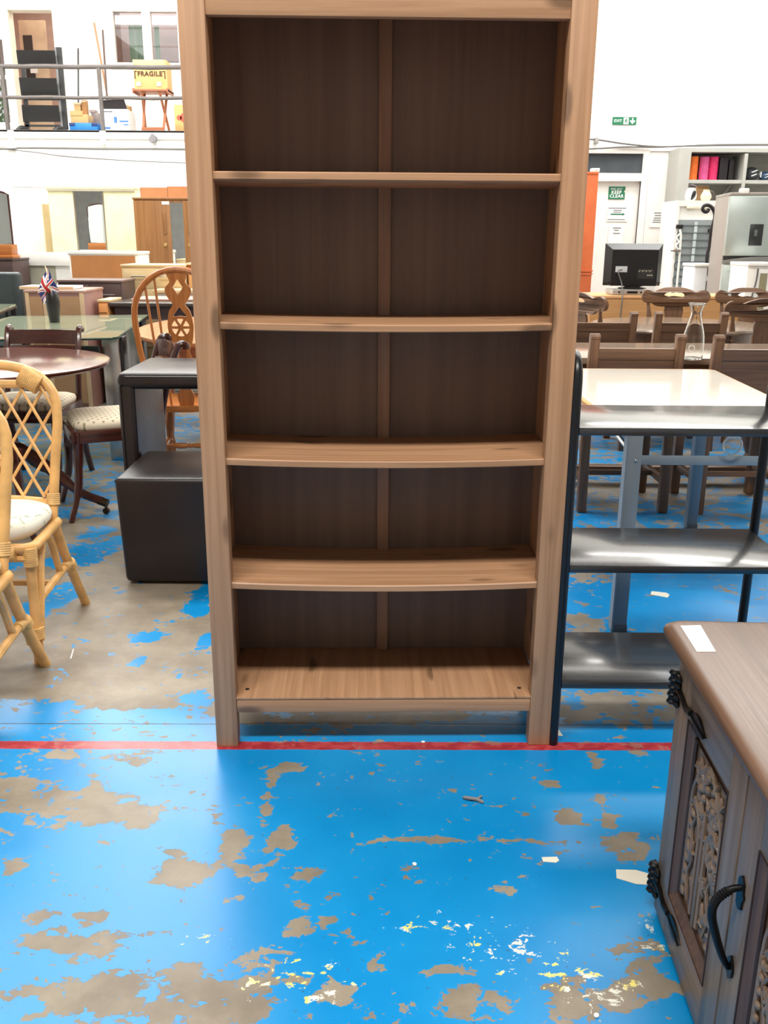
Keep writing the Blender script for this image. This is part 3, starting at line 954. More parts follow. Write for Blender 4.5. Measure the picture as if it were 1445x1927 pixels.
obj('upholstery', softbox(-.242, .242, -.242, .242, .012, .44, .020, .05), LEATHER, LB, 60)
for sx in (-1, 1):
    for sy in (-1, 1):
        obj('foot', MB().lathe([(.016, 0), (.018, .014)], (sx*.18, sy*.18, 0), 10), BLACK, LB)
obj('seam', MB().tube([(-.238, -.238, .428), (.238, -.238, .428), (.238, .238, .428), (-.238, .238, .428)], .0028, 6, True), LEATHER, LB)
BR = thing('leather_bridge', 'black leather covered bridge table standing over the brown cube stool', 'table', (-.71, 3.98, 0))
obj('tabletop', softbox(-.40, .40, -.26, .26, .715, .785, .028), LEATHER, BR, 60)
for sx in (-1, 1):
    obj('side_support', softbox(sx*.40, sx*.33, -.255, .255, 0, .74, .02), LEATHER, BR, 60)
obj('piping', MB().tube([(-.385, -.256, .05), (-.385, -.256, .73), (-.36, -.256, .768), (.36, -.256, .768), (.385, -.256, .73), (.385, -.256, .05)], .004, 6), LEATHER, BR)

# ---- rattan chairs
RT = plain('cushion_floral', (232, 228, 210), 0.85, var=0.02)


def floral():
    t = NT('cream_floral_cloth')
    oc = t.n('ShaderNodeTexCoord').outputs['Object']
    n = t.noise(oc, 16, 4, 0.6, 1.5)
    c = t.mix(t.smooth(n, 0.60, 0.66), lin((234, 230, 214)), lin((150, 160, 120)))
    c = t.mix(t.smooth(t.noise(oc, 11, 3, 0.6, 1.0), 0.66, 0.70), c, lin((202, 160, 120)))
    t.bump(t.noise(oc, 300, 2), 0.1)
    return t.out(Base_Color=c, Roughness=0.85)


FLORAL = floral()
RC = thing('rattan_chair', 'honey rattan dining chair with lattice back and floral cushion beside the leather cube', 'chair', (-1.315, 2.80, 0), 0.0)
T = RATTAN
hw = .222


def arch(x):     # inner top line of the back
    u = min(1, abs(x)/hw)
    return .745+.165*math.sqrt(max(0, 1-u**2.4))


back_y = lambda z: .10 + (z-.40)*.24
pts = [(sx_, back_y(z_), z_) for sx_, z_ in ([(-.200, .40), (-.204, .47), (-.213, .62), (-.221, .72)] + [(-hw*math.cos(a)**.83 if math.cos(a) > 0 else 0, .745+.165*math.sin(a)**.83) for a in [i*PI/2/8 for i in range(1, 8)]])]
pts = pts + [(0, back_y(.912), .912)] + [(-p[0], p[1], p[2]) for p in pts[::-1]]
obj('back_frame', MB().tube(pts, .0165, 10), T, RC)
obj('back_rail', MB().tube([(x, back_y(.848), .848) for x in (-.155, 0, .155)], .0145, 8), T, RC)
obj('back_rail', MB().tube([(x, back_y(.475), .475-.012*(x/.2)**2) for x in (-.2, -.1, 0, .1, .2)], .0145, 8), T, RC)
for fam in (1, -1):
    for k in range(-8, 9):
        xa = k*.069
        pp = []
        for i in range(80):
            z = .482 + .41*i/79
            x = xa + fam*(z-.66)*.60
            lim = .205 if z < .745 else hw*max(0, (1-((z-.745)/.165)**2.2))**.45 - .01
            if abs(x) < lim and z < .846:
                pp.append((x, z))
        if len(pp) > 5:
            (xa_, za), (xb_, zb_) = pp[0], pp[-1]
            obj('lattice_rod', MB().tube([(xa_, back_y(za)+.004*fam, za), (xb_, back_y(zb_)+.004*fam, zb_)], .0052, 6), T, RC)


def binding(p, axis, r, L, name='binding'):
    m = MB()
    q = Vector((0, 0, 1)).rotation_difference(Vector(axis).normalized()).to_matrix()
    n = max(3, int(L/.006))
    prof = [(r*.8, -L/2)]
    for i in range(n):
        z = -L/2+L*i/n
        prof += [(r, z+.0006), (r*1.06, z+L/n*.5), (r, z+L/n-.0006)]
    prof += [(r*.8, L/2)]
    m.lathe(prof, p, 12, q)
    return obj(name, m, BIND, RC)


for s in (-1, 1):
    binding((s*.135, back_y(.862)-.003, .862), (s*.75, 0, -.45), .034, .07)
    binding((s*.203, back_y(.475), .475), (0, .23, 1), .021, .04)
    # legs: front upright, rear splayed
    obj('leg', MB().tube([(s*.220, -.165, .395), (s*.213, -.155, .2), (s*.205, -.146, 0)], .0165, 10), T, RC)
    obj('leg', MB().tube(curve([(s*.200, .10, .42), (s*.200, .155, .30), (s*.198, .25, .15), (s*.196, .352, 0)], 4), .0165, 10), T, RC)
    # side arch braces
    obj('arch_brace', MB().tube(curve([(s*.218, -.148, .08), (s*.222, -.125, .20), (s*.215, -.07, .33), (s*.207, .0, .385), (s*.203, .06, .34), (s*.201, .115, .22)], 5), .0125, 8), T, RC)
    obj('arch_brace', MB().tube(curve([(s*.19, -.165, .075), (s*.175, -.170, .18), (s*.10, -.175, .31), (s*.0, -.178, .345)], 5), .0115, 8), T, RC)
    obj('stretcher', MB().tube([(s*.213, -.155, .20), (s*.199, .21, .215)], .0125, 8), T, RC)
    binding((s*.200, .185, .214), (0, 1, .03), .0165, .05)
    binding((s*.200, .22, .205), (0, .5, -.7), .0205, .035)
    binding((s*.205, -.151, .11), (0, 0, 1), .027, .04)
    binding((s*.222, -.168, .372), (0, 0, 1), .0215, .06)
    binding((s*.165, -.178, .385), (1, 0, 0), .026, .045)
obj('seat_frame', MB().tube([(-.21, -.175, .40), (.21, -.175, .40), (.228, -.160, .40), (.232, -.14, .40), (.216, .10, .40), (.20, .125, .40), (-.20, .125, .40), (-.216, .10, .40), (-.232, -.14, .40), (-.228, -.160, .40)], .0165, 10, True), T, RC)
obj('front_rail', MB().tube([(-.215, -.176, .368), (.215, -.176, .368)], .0125, 8), T, RC)
obj('stretcher', MB().tube([(-.207, .03, .208), (.207, .03, .208)], .0115, 8), T, RC)


def cushion(rx_, ry_, h, z0, e=3.2):
    m = MB()
    n = 40
    prof = [(.0, 0), (.90, 0), (.98, .25), (1.0, .5), (.97, .74), (.86, .90), (.6, .98), (.25, 1.0), (.0, 1.0)]
    rings = []
    for r, z in prof[1:-1]:
        rings.append([m.bm.verts.new((rx_*r*math.copysign(abs(math.cos(a))**(2/e), math.cos(a)), ry_*r*math.copysign(abs(math.sin(a))**(2/e), math.sin(a)), z0+h*z)) for a in [2*PI*i/n for i in range(n)]])
    for a, b in zip(rings, rings[1:]):
        for j in range(n):
            m.bm.faces.new((a[j], a[(j+1) % n], b[(j+1) % n], b[j]))
    m.bm.faces.new(rings[0][::-1])
    m.bm.faces.new(rings[-1])
    return m


cu = cushion(.222, .168, .07, .414)
obj('seat_cushion', cu, FLORAL, RC, 80, loc=(.005, -.03, 0))
dup(RC, (-1.275, 2.285, 0), 0.02, 'second rattan chair cut off by the left edge in front of the lattice back')

# ---- litter on the floor
for pts_, lab in (([(1019, 1614), (1048, 1613), (1052, 1620), (1046, 1624), (1022, 1622)], 'small white scrap of tape on the blue paint in front of the bookcase'),
                  ([(1159, 1637), (1196, 1638), (1236, 1649), (1236, 1667), (1196, 1664), (1160, 1653)], 'wide cream strip of old tape on the floor beside the carved cupboard'),
                  ([(1226, 1113), (1254, 1116), (1260, 1120), (1256, 1125), (1224, 1119)], 'cream price tag lying on the floor behind the black shelving'),
                  ([(1050, 1372), (1059, 1385), (1049, 1385)], 'white paper corner sticking out by the foot of the black shelving')):
    q = [fl(*p) for p in pts_]
    m = MB().prism([(p.x, p.y) for p in q], .0003, .0015, 'xy')
    tag(obj('paper_scrap', m, plain('cream_paper', (236, 230, 212), 0.7, var=0.04)), lab, 'paper scrap')
q = [fl(871, 1500, .005), fl(885, 1502, .008), fl(897, 1504, .006), fl(910, 1510, .004)]
m = MB().tube(curve(q, 4), [.002]+[.0042]*11+[.002], 6)
m.tube([fl(897, 1504, .006), fl(906, 1498, .006)], .003, 5)
tag(obj('twig', m, plain('grey_twig', (132, 126, 124), 0.8)), 'dry grey twig lying on the blue floor before the bookcase', 'twig')
m = MB().tube([fl(133, 1240, .002), fl(138, 1222, .002)], .0022, 5)
tag(obj('plastic_sliver', m, PAPER), 'thin white sliver on the grey floor right of the rattan chairs', 'scrap')
for i, (px_, py_, lab) in enumerate(((796, 1397, 'tiny white crumb on the red line under the bookcase'), (1122, 1912, 'white chip on bare concrete at the bottom right'), (780, 1627, 'squashed white crumb on a worn spot of the blue floor'))):
    c = fl(px_, py_)
    m = MB().ball((c.x, c.y, .002), (.006, .005, .002), Euler((0, 0, i)), 7, 5)
    tag(obj('crumb', m, PAPER), lab, 'crumb')


# ================================================================== LEFT MIDDLE GROUND
LINEN = None


def dotted():
    t = NT('cream_dotted_cloth')
    oc = t.n('ShaderNodeTexCoord').outputs['Object']
    mp = t.n('ShaderNodeMapping', {'Vector': oc, 'Rotation': (0, 0, PI/4), 'Scale': (32, 32, 1)}).outputs[0]
    vo = t.n('ShaderNodeTexVoronoi', {'Vector': mp, 'Scale': 1.0, 'Randomness': 0.05}, voronoi_dimensions='2D').outputs['Distance']
    c = t.mix(t.smooth(vo, 0.16, 0.24, 1.0, 0.0), lin((222, 208, 184)), lin((150, 140, 112)))
    return t.out(Base_Color=c, Roughness=0.85)


DOTS = dotted()


def mahogany_chair(label, loc, rz):
    """regency style chair: scrolled posts, curved crest, sabre legs, drop-in seat (front is -y)"""
    t = thing('mahogany_chair', label, 'chair', loc, rz, 'dark mahogany chairs round the pedestal table')
    w_ = .20
    for s in (-1, 1):
        pts = curve([(s*w_, .20, .42), (s*w_, .215, .52), (s*w_, .25, .66), (s*w_, .285, .77), (s*w_, .315, .825), (s*w_, .345, .825), (s*w_, .350, .805)], 4)
        obj('back_post', MB().tube(pts, [.017]*len(pts), 8), mahog('z'), t)
        obj('leg', MB().tube(curve([(s*w_, .19, .44), (s*w_, .20, .30), (s*w_, .245, .15), (s*w_, .32, 0)], 4), [.020]*9+[.017]*4, 8), mahog('z'), t)
        obj('leg', MB().tube(curve([(s*.20, -.185, .44), (s*.20, -.195, .30), (s*.20, -.21, .15), (s*.20, -.255, 0)], 4), [.024]*5+[.02]*4+[.015]*4, 8), mahog('z'), t)
        obj('side_rail', MB().box(s*.19, s*.222, -.20, .20, .385, .445, .004), mahog('y'), t)
    def bow(p):
        p.y += .03*(1-(p.x/w_)**2)
        return p
    m = MB()
    for z, h, yy in ((.778, .078, .285), (.725, .014, .265), (.60, .016, .235)):
        n = 12
        prev = None
        for i in range(n+1):
            x = -w_+2*w_*i/n
            y = yy+.035*(1-(x/w_)**2)
            ring = [m.bm.verts.new((x, y-.010, z-h/2)), m.bm.verts.new((x, y+.010, z-h/2)), m.bm.verts.new((x, y+.018, z+h/2)), m.bm.verts.new((x, y-.002, z+h/2))]
            if prev:
                for j in range(4):
                    m.bm.faces.new((prev[j], prev[(j+1) % 4], ring[(j+1) % 4], ring[j]))
            else:
                m.bm.faces.new(ring[::-1])
            prev = ring
        m.bm.faces.new(prev)
    obj('crest_rail', m, mahog('x'), t)
    obj('front_rail', MB().box(-.222, .222, -.222, -.195, .385, .445, .004), mahog('x'), t)
    obj('rear_rail', MB().box(-.2, .2, .185, .21, .385, .445, .004), mahog('x'), t)
    m = cushion(.212, .205, .065, .43, 6)
    obj('seat_pad', m, DOTS, t, 80)
    return t


MC1 = mahogany_chair('mahogany chair with cream dotted seat between the leather bridge and round table', (-1.36, 4.44, 0), math.radians(-65))
dup(MC1, (-1.93, 4.87, 0), 0.0, 'mahogany chair on the far side of the round table, its curved crest rail showing')
dup(MC1, (-1.86, 3.72, 0), math.radians(150), 'mahogany chair with cream seat seen through the rattan lattice back')

RTB = thing('round_table', 'round mahogany pedestal table with splayed castor legs behind the rattan chairs', 'table', (-1.95, 4.38, 0))
obj('tabletop', MB().lathe([(.0, .712), (.57, .712), (.585, .716), (.592, .722), (.585, .728), (.598, .732), (.598, .738), (.585, .742), (0, .742)][1:-1], n=64), wood('mahogany_top', (132, 84, 72), (96, 54, 46), 'x', .16, coat=.5), RTB)
obj('pedestal', MB().lathe([(.09, .20), (.10, .24), (.06, .28), (.045, .34), (.065, .42), (.075, .48), (.05, .54), (.04, .60), (.06, .66), (.12, .70), (.12, .712)], n=20), mahog('z'), RTB)
for k in range(4):
    a = math.radians(-8+90*k)
    c_, s_ = math.cos(a), math.sin(a)
    P = lambda r, z: (r*c_, r*s_, z)
    g = obj('pedestal_leg', MB().tube(curve([P(.06, .30), P(.16, .31), P(.30, .22), P(.44, .11), P(.56, .065)], 4), [.034]*5+[.030]*6+[.022]*6, 8), mahog('x'), RTB)
    obj('castor', MB().tube([P(.54, .07), P(.585, .055)], .022, 8).tube([P(.575, .05), P(.575, .02)], .007, 6).lathe([(.0001, -.008), (.016, -.008), (.016, .008), (.0001, .008)], P(.575, .017), 12, Euler((PI/2, 0, a)).to_matrix()), plain('dark_brass', (60, 46, 30), .4, .8), g)

# ---- pine wheelback armless chair
WB = thing('wheelback_chair', 'golden pine wheelback chair turned toward the oval pine table', 'chair', (-1.085, 5.06, 0), PI+.05)
opz = orangepine('z')
yb = lambda z: .19+(z-.44)*.12
hwb = .235
bp = [(x, yb(z), z) for x, z in ([(-.17, .44), (-.195, .56), (-.222, .74), (-hwb, .88)] + [(-hwb*math.cos(a), .92+.245*math.sin(a)) for a in [i*PI/2/8 for i in range(0, 8)]])] + [(0, yb(1.165), 1.165)]
bp = bp + [(-x, y, z) for x, y, z in bp[:-1][::-1]]
obj('hoop', MB().tube(bp, .0165, 8), opz, WB)
for x in (-.15, -.105, .105, .15):
    zt = .92+.245*math.sqrt(1-(x*1.12/hwb)**2)
    obj('spindle', MB().tube([(x*.78, yb(.44), .44), (x*1.12, yb(zt), zt)], .0068, 6), opz, WB)
# pierced splat: vase outline with diamond, wheel and slots
half = [(.035, .44), (.045, .50), (.028, .54), (.030, .57), (.048, .62), (.055, .68), (.038, .74), (.058, .80), (.066, .86), (.066, .89), (.055, .95), (.032, .985), (.040, 1.0), (.062, 1.035), (.066, 1.07), (.04, 1.10), (.05, 1.13), (.058, 1.155)]
hs = c2(half, 3)
outl = hs + [(-x, z) for x, z in hs[::-1]]
holes = [[(0, 1.115), (-.026, 1.075), (0, 1.035), (.026, 1.075)], c2([(.0, .975), (-.022, .945), (-.036, .925), (0, .928), (.036, .925), (.022, .945)], 2)[:-1]]
wc, wr = .868, .046
for k in range(6):
    a0, a1 = k*PI/3+.14, (k+1)*PI/3-.14
    holes.append([(.014*math.cos((a0+a1)/2), wc+.014*math.sin((a0+a1)/2))] + [(wr*math.cos(a0+(a1-a0)*i/4), wc+wr*math.sin(a0+(a1-a0)*i/4)) for i in range(5)])
holes += [[(-.03, .79), (.03, .79), (.022, .74), (.016, .66), (.0, .63), (-.016, .66), (-.022, .74)], [(-.016, .575), (-.008, .585), (.008, .585), (.016, .575), (.01, .553), (-.01, .553)]]
def lean(p):
    p.y += yb(p.z)
    return p
obj('splat', MB().prism(outl, -.006, .006, 'xz', holes, lean), opz, WB)
seat = c2([(-.20, .20), (-.235, .05), (-.23, -.14), (-.15, -.215), (0, -.225), (.15, -.215), (.23, -.14), (.235, .05), (.20, .20), (0, .235)], 4)
obj('seat', MB().prism(seat, .415, .447, 'xy'), orangepine('x'), WB)


def turned(p0, p1, r=.02, seed=0):
    p0, p1 = Vector(p0), Vector(p1)
    d = p1-p0
    L = d.length
    q = Vector((0, 0, 1)).rotation_difference(d.normalized()).to_matrix()
    pr = [(.75, 0), (.8, .08), (1.0, .14), (.6, .17), (1.05, .22), (1.1, .34), (.8, .5), (.6, .55), (1.0, .58), (.6, .61), (1.05, .66), (1.1, .75), (.7, .88), (.62, 1.0)]
    return MB().lathe([(r*a, L*b) for a, b in pr], p0, 10, q)


for s in (-1, 1):
    obj('leg', turned((s*.15, -.15, .42), (s*.195, -.20, 0), .022), opz, WB)
    obj('leg', turned((s*.14, .14, .42), (s*.19, .24, 0), .022), opz, WB)
    obj('stretcher', turned((s*.176, -.18, .18), (s*.166, .19, .18), .016), orangepine('y'), WB)
obj('stretcher', turned((-.17, .0, .18), (.17, .0, .18), .016), orangepine('x'), WB)

# ---- oval pine table
OT = thing('oval_table', 'polished orange pine oval dining table behind the wheelback chair', 'table', (-.97, 6.2, 0))
ov = [(.66*math.cos(2*PI*i/48), 1.08*math.sin(2*PI*i/48)) for i in range(48)]
sc = lambda k: [(x*k, y*k) for x, y in ov]
obj('tabletop', MB().prism(ov, .735, .75, 'xy').prism(sc(.985), .722, .735, 'xy'), wood('orange_pine_top', (208, 150, 104), (180, 116, 74), 'y', .25, coat=.3), OT)
obj('apron', MB().prism(sc(.84), .63, .722, 'xy', [sc(.80)]), orangepine('x'), OT)
for sx in (-1, 1):
    for sy in (-1, 1):
        obj('leg', MB().lathe([(.035, .63), (.035, .58), (.022, .55), (.04, .50), (.045, .40), (.03, .2), (.022, .12), (.034, .06), (.022, 0)], (sx*.38, sy*.60, 0), 12).box(sx*.38-.036, sx*.38+.036, sy*.6-.036, sy*.6+.036, .6, .722), opz, OT)

# ---- long glass table with chrome legs, vase and flag
GLASS = glass('green_table_glass', (196, 222, 208), 0.0, 0.10, 1.7, (212, 220, 190), .58)  # pale mix imitates reflections of the cream furniture behind
GT = thing('glass_table', 'long glass dining table with flat chrome legs and the flag vase on it', 'table', (0, 0, 0))
gp = [(-2.70, 5.10), (-1.61, 5.31), (-1.57, 5.38), (-1.80, 6.98), (-2.74, 6.78)]
obj('glass_top', MB().prism(gp, .748, .76, 'xy'), GLASS, GT)
obj('polished_edge', MB().tube([(x, y, .754) for x, y in gp], .0062, 6, True), plain('glass_edge_green', (28, 62, 52), .15), GT)
for x, y in ((-1.64, 5.46), (-2.62, 5.30), (-1.87, 6.80), (-2.68, 6.62)):
    obj('leg', MB().box(x-.05, x+.05, y-.02, y+.02, 0, .747, .004), CHROME, GT)
    obj('leg', MB().box(x+.035, x+.065, y+.02, y+.12, 0, .747, .004), BLACK, GT)
obj('under_rail', MB().box(-2.6, -1.70, 5.40, 5.44, .60, .70, .004), plain('dark_bracket', (40, 42, 44), .4), GT)
vb_ = fl(103, 607, .76)
tag(obj('vase', MB().lathe([(.001, 0), (.034, .0), (.036, .02), (.044, .10), (.046, .14), (.040, .185), (.034, .20), (.030, .20), (.036, .15), (.001, .02)], (vb_.x, vb_.y, .762), 20), plain('black_ceramic', (24, 22, 22), .3)), 'slim black vase holding the small flag on the glass table', 'vase')
FLG = thing('flag', 'small crumpled Union flag on a stick standing in the black vase', 'flag', (0, 0, 0))
Yv = vb_.y-.01
A_, B_, C_, D_ = at(86, 502, Yv), at(110, 547, Yv), at(85, 573, Yv), at(71, 551, Yv)
obj('stick', MB().tube([at(84.5, 499, Yv), at(96, 545, Yv), at(101, 575, vb_.y), (vb_.x, vb_.y, .80)], .0035, 6), plain('pale_stick', (220, 208, 180), .6), FLG)


def union(u, v):
    """0 blue 1 white 2 red; u along 2 units, v along 1"""
    x, y = (u-.5)*2, (v-.5)
    if abs(x) < .10 or abs(y) < .10:
        return 2
    if abs(x) < .17 or abs(y) < .17:
        return 1
    dd1, dd2 = (y-x*.5)/1.118, (y+x*.5)/1.118
    for k, d_ in enumerate((dd1, dd2)):
        if abs(d_) < .085:
            side = (x > 0) == (k == 0)
            if (0 < d_ < .045) if side else (-.045 < d_ < 0):
                return 2
            return 1
    return 0


nu, nv = 84, 56
m = MB()
vv = []
for j in range(nv+1):
    row = []
    for i in range(nu+1):
        u, v = i/nu, j/nv
        p = A_.lerp(B_, u).lerp(D_.lerp(C_, u), v)
        rip = math.sin(u*8+v*5)
        p = p + Vector((.005*math.sin(v*9+u*3), .012*rip+.008*math.sin(v*13), .005*math.sin(u*11)))
        row.append(m.bm.verts.new(p))
    vv.append(row)
for j in range(nv):
    for i in range(nu):
        f = m.bm.faces.new((vv[j][i], vv[j][i+1], vv[j+1][i+1], vv[j+1][i]))
        f.material_index = union((i+.5)/nu, (j+.5)/nv)
obj('cloth', m, [plain('flag_blue', (44, 46, 118), .8), plain('flag_white', (238, 236, 236), .8), plain('flag_red', (204, 36, 48), .8)], FLG, 80)

# ---- black two-tier glass desk, leather chair
GD = thing('glass_desk', 'black framed two-tier glass desk at the left edge before the leather chair', 'desk', (0, 0, 0))
zt = .80
p0, p1, p2, p3 = Vector((-3.7, 6.62, 0)), Vector((-2.80, 6.62, 0)), Vector((-2.98, 7.45, 0)), Vector((-3.9, 7.45, 0))
obj('glass_top', MB().prism([(p.x, p.y) for p in (p0, p1, p2, p3)], zt-.01, zt, 'xy'), GLASS, GD)
for k, z in enumerate((zt-.022, zt-.13)):
    obj('frame_rail', MB().tube([(p.x, p.y, z) for p in (p0, p1, p2, p3)], .012, 8, True), BLACKM, GD)
for f_ in (.12, .5, .88):
    p = p1.lerp(p2, f_)
    obj('strut', MB().tube([(p.x, p.y, zt-.13), (p.x, p.y, zt-.022)], .011, 8), BLACKM, GD)
for p in (p0, p1, p2, p3):
    q = p.lerp((p0+p1+p2+p3)/4, .06)
    obj('leg', MB().tube([(q.x, q.y, 0), (q.x, q.y, zt-.02)], .018, 8), BLACKM, GD)
LC = thing('leather_chair', 'grey-black leather dining chair with padded back at the left edge', 'chair', (-3.27, 7.62, 0), 0)
GLT = plain('charcoal_leather', (58, 66, 68), .35, var=.1, bump=.1, bscale=120)
xr_ = at(42, 540, 7.85).x+3.27
zt_ = at(20, 512, 7.85).z
mb_ = softbox(xr_-.46, xr_, .19, .27, .42, zt_, .03)
for i in range(0):
    pass
obj('backrest', mb_, GLT, LC, 60)
obj('seat', softbox(xr_-.46, xr_, -.24, .2, .40, .48, .025), GLT, LC, 60)
for x in (xr_-.43, xr_-.04):
    for y in (-.21, .22):
        obj('leg', MB().bar((x, y, .41), (x, y, 0), .04, .04, w1=.03, d1=.03), BLACK, LC)
    obj('back_seam', MB().tube([(x+(-.02 if x < xr_-.2 else -.02), .186, .46), (x-.02, .186, zt_-.03)], .0025, 5), GLT, LC)


# ---- case furniture stacked along the left
def casebox(name, label, px0, pyt, px1, Y, depth, mat, cat='cabinet', top=None, tth=.02, over=.008, group=None, zb=0.0):
    """carcass standing on the floor, front face at depth Y, top edge seen at pyt"""
    a, b = at(px0, pyt, Y), at(px1, pyt, Y)
    x0, x1, z = a.x, b.x, (a.z+b.z)/2
    t = thing(name, label, cat, ((x0+x1)/2, Y, 0), 0, group)
    h = (x1-x0)/2
    obj('carcass', MB().box(-h, h, 0.004, depth, zb, z-tth, .004), mat, t)
    obj('top', MB().box(-h-over, h+over, -over, depth, z-tth, z, .004), top or mat, t)
    return t, h, z


def handle(t, x, z, L, y=-.02, mat=None, r=.006):
    m = MB().tube([(x-L/2, y, z), (x+L/2, y, z)], r, 8)
    for s in (-1, 1):
        m.tube([(x+s*L*.42, y, z), (x+s*L*.42, .005, z)], r*.8, 6)
    return m


# hardboard-backed low cabinet (seen from behind)
PB = plain('pinkish_laminate', (172, 132, 120), .4)
HB = plain('hardboard', (170, 132, 96), .75, var=.06)
t, h, z = casebox('tv_cabinet', 'pinkish brown cabinet seen from behind with hardboard back under the papers', 46, 546, 156, 7.15, .5, plain('mauve_laminate', (150, 112, 104), .45), top=PB)
for a, b in ((-h+.02, -h*.42), (-h*.36, h-.03)):
    obj('back_panel', MB().box(a, b, -.003, .004, .05, z-.05), HB, t)
for a in (-h, -h*.40, h-.03):
    obj('upright_edge', MB().box(a, a+.03, -.006, .004, 0, z-.02), plain('pale_edge', (206, 176, 140), .6), t)
a, b = at(54, 543, 7.4), at(150, 543, 7.4)
bx = thing('white_board', 'loose white board lying on the pinkish cabinet', 'board', ((a.x+b.x)/2, 7.35, z))
obj('panel', MB().box(-.21, .21, -.12, .12, .002, .024, .004), WHITE, bx)
obj('edge_strip', MB().box(-.21, .21, -.126, -.12, .002, .022), plain('birch_edge', (212, 180, 140), .6), bx)
# dark drawers
DW = plain('wenge_laminate', (72, 54, 52), .45, var=.1)
t, h, z = casebox('drawer_chest', 'dark brown chest of drawers with long steel handle below the hardboard back', 108, 527, 228, 7.85, .42, DW, 'chest of drawers', top=plain('wenge_top', (104, 84, 80), .4))
for a, b in ((-h+.01, -.005), (.005, h-.01)):
    for k in range(3):
        d_ = obj('drawer', MB().box(a, b, -.012, .006, z-.06-.2*(k+1), z-.035-.2*k, .003), DW, t)
        obj('handle', handle(t, (a+b)/2, z-.12-.2*k, (b-a)*.7, -.035), CHROME, d_)
# chest turned with its hardboard back to us
t, h, z = casebox('white_chest', 'white chest turned around to show its brown hardboard back', 128, 473, 259, 8.9, .42, WHITE, 'chest of drawers', tth=.03)
obj('back_panel', MB().box(-h+.02, h-.03, -.002, .004, .05, z-.04), plain('brown_hardboard', (190, 128, 76), .6, var=.06), t)
# white padded unit with grey back at far left
t, h, z = casebox('white_divan', 'white padded divan base standing behind the leather chair with a grey underside', -40, 476, 132, 9.3, .5, WHITE, 'bed base', tth=.12, over=.03)
obj('base_panel', MB().box(at(9, 500, 9.3).x-t.location.x, at(104, 500, 9.3).x-t.location.x, -.004, .004, .1, at(50, 501, 9.3).z), plain('grey_underside', (170, 168, 150), .8), t)
# pale oak drawers
t, h, z = casebox('oak_chest', 'pale oak effect chest of drawers with bar handles behind the wheelback chair', 228, 498, 345, 8.35, .45, paleoak('x'), 'chest of drawers', top=paleoak('x'))
for k in range(4):
    d_ = obj('drawer', MB().box(-h+.02, h-.02, -.012, .006, z-.045-.17*(k+1), z-.037-.17*k, .003), paleoak('x'), t)
    for s in (-.45, .45):
        obj('handle', handle(t, s*h, z-.10-.17*k, .13, -.035), CHROME, d_)
# pine cupboard beside it
t, h, z = casebox('pine_cupboard', 'small light pine cupboard with panelled doors beside the pale oak chest', 352, 495, 400, 8.45, .4, orangepine('z'), 'cupboard', top=paleoak('x'))
for k in range(2):
    a, b = (-h+.01, -.004) if k == 0 else (.004, h-.01)
    d_ = obj('door', MB().box(a, b, -.012, .005, .05, z-.05, .003), wood('light_pine', (228, 178, 116), (204, 148, 88), 'z'), t)
    obj('panel', MB().box(a+.04, b-.04, -.018, -.012, .12, z-.12, .003), wood('light_pine', (228, 178, 116), (204, 148, 88), 'z'), d_)
# orange pine drawers low between
t, h, z = casebox('bedside_chest', 'low orange bedside chest with pale top between the cabinet and black table', 184, 564, 204, 7.38, .35, plain('orange_veneer', (226, 156, 92), .5), 'chest of drawers', top=paleoak('x'))
for k in range(3):
    d_ = obj('drawer', MB().box(-h+.005, h-.005, -.012, .005, z-.04-.17*(k+1), z-.03-.17*k, .003), plain('orange_veneer', (226, 156, 92), .5), t)
    obj('handle', handle(t, 0, z-.1-.17*k, .06, -.03, r=.004), plain('old_brass', (120, 90, 50), .4, .8), d_)
# black table
BT = thing('black_table', 'black stained dining table with thick legs behind the oval pine table', 'table', (-1.72, 7.70, 0))
x0_ = at(206, 566, 7.4).x+1.72
z_ = at(260, 570, 7.35).z
obj('tabletop', MB().box(x0_, x0_+1.0, -.35, .35, z_-.03, z_, .006), wood('black_brown_top', (84, 72, 66), (54, 46, 42), 'x', .25, coat=.2), BT)
obj('apron', MB().box(x0_+.04, x0_+.96, -.31, .31, z_-.13, z_-.03), DW, BT)
for x in (x0_+.05, x0_+.88):
    for y in (-.31, .24):
        obj('leg', MB().box(x, x+.07, y, y+.07, 0, z_-.1, .004), DW, BT)
t = thing('wood_board', 'thin pinkish wooden board lying on the black table', 'board', (-1.72+x0_+.5, 7.78, z_))
obj('board', MB().box(-.38, .4, -.2, .2, .001, .016, .003), plain('pink_wood', (196, 150, 130), .5), t)
# white box with timber lid behind the wheel chair
wb0 = at(303, 556, 8.1)
t = thing('storage_box', 'white storage box with pale timber lid behind the wheelback splat', 'box', (at(335, 556, 8.1).x, 8.08, 0))
hz_ = at(335, 545, 8.1).z
obj('body', MB().box(-.19, .19, 0, .22, 0, hz_-.03, .01), WHITE, t)
obj('lid', MB().box(-.21, .21, -.02, .24, hz_-.03, hz_, .004), paleoak('x'), t)

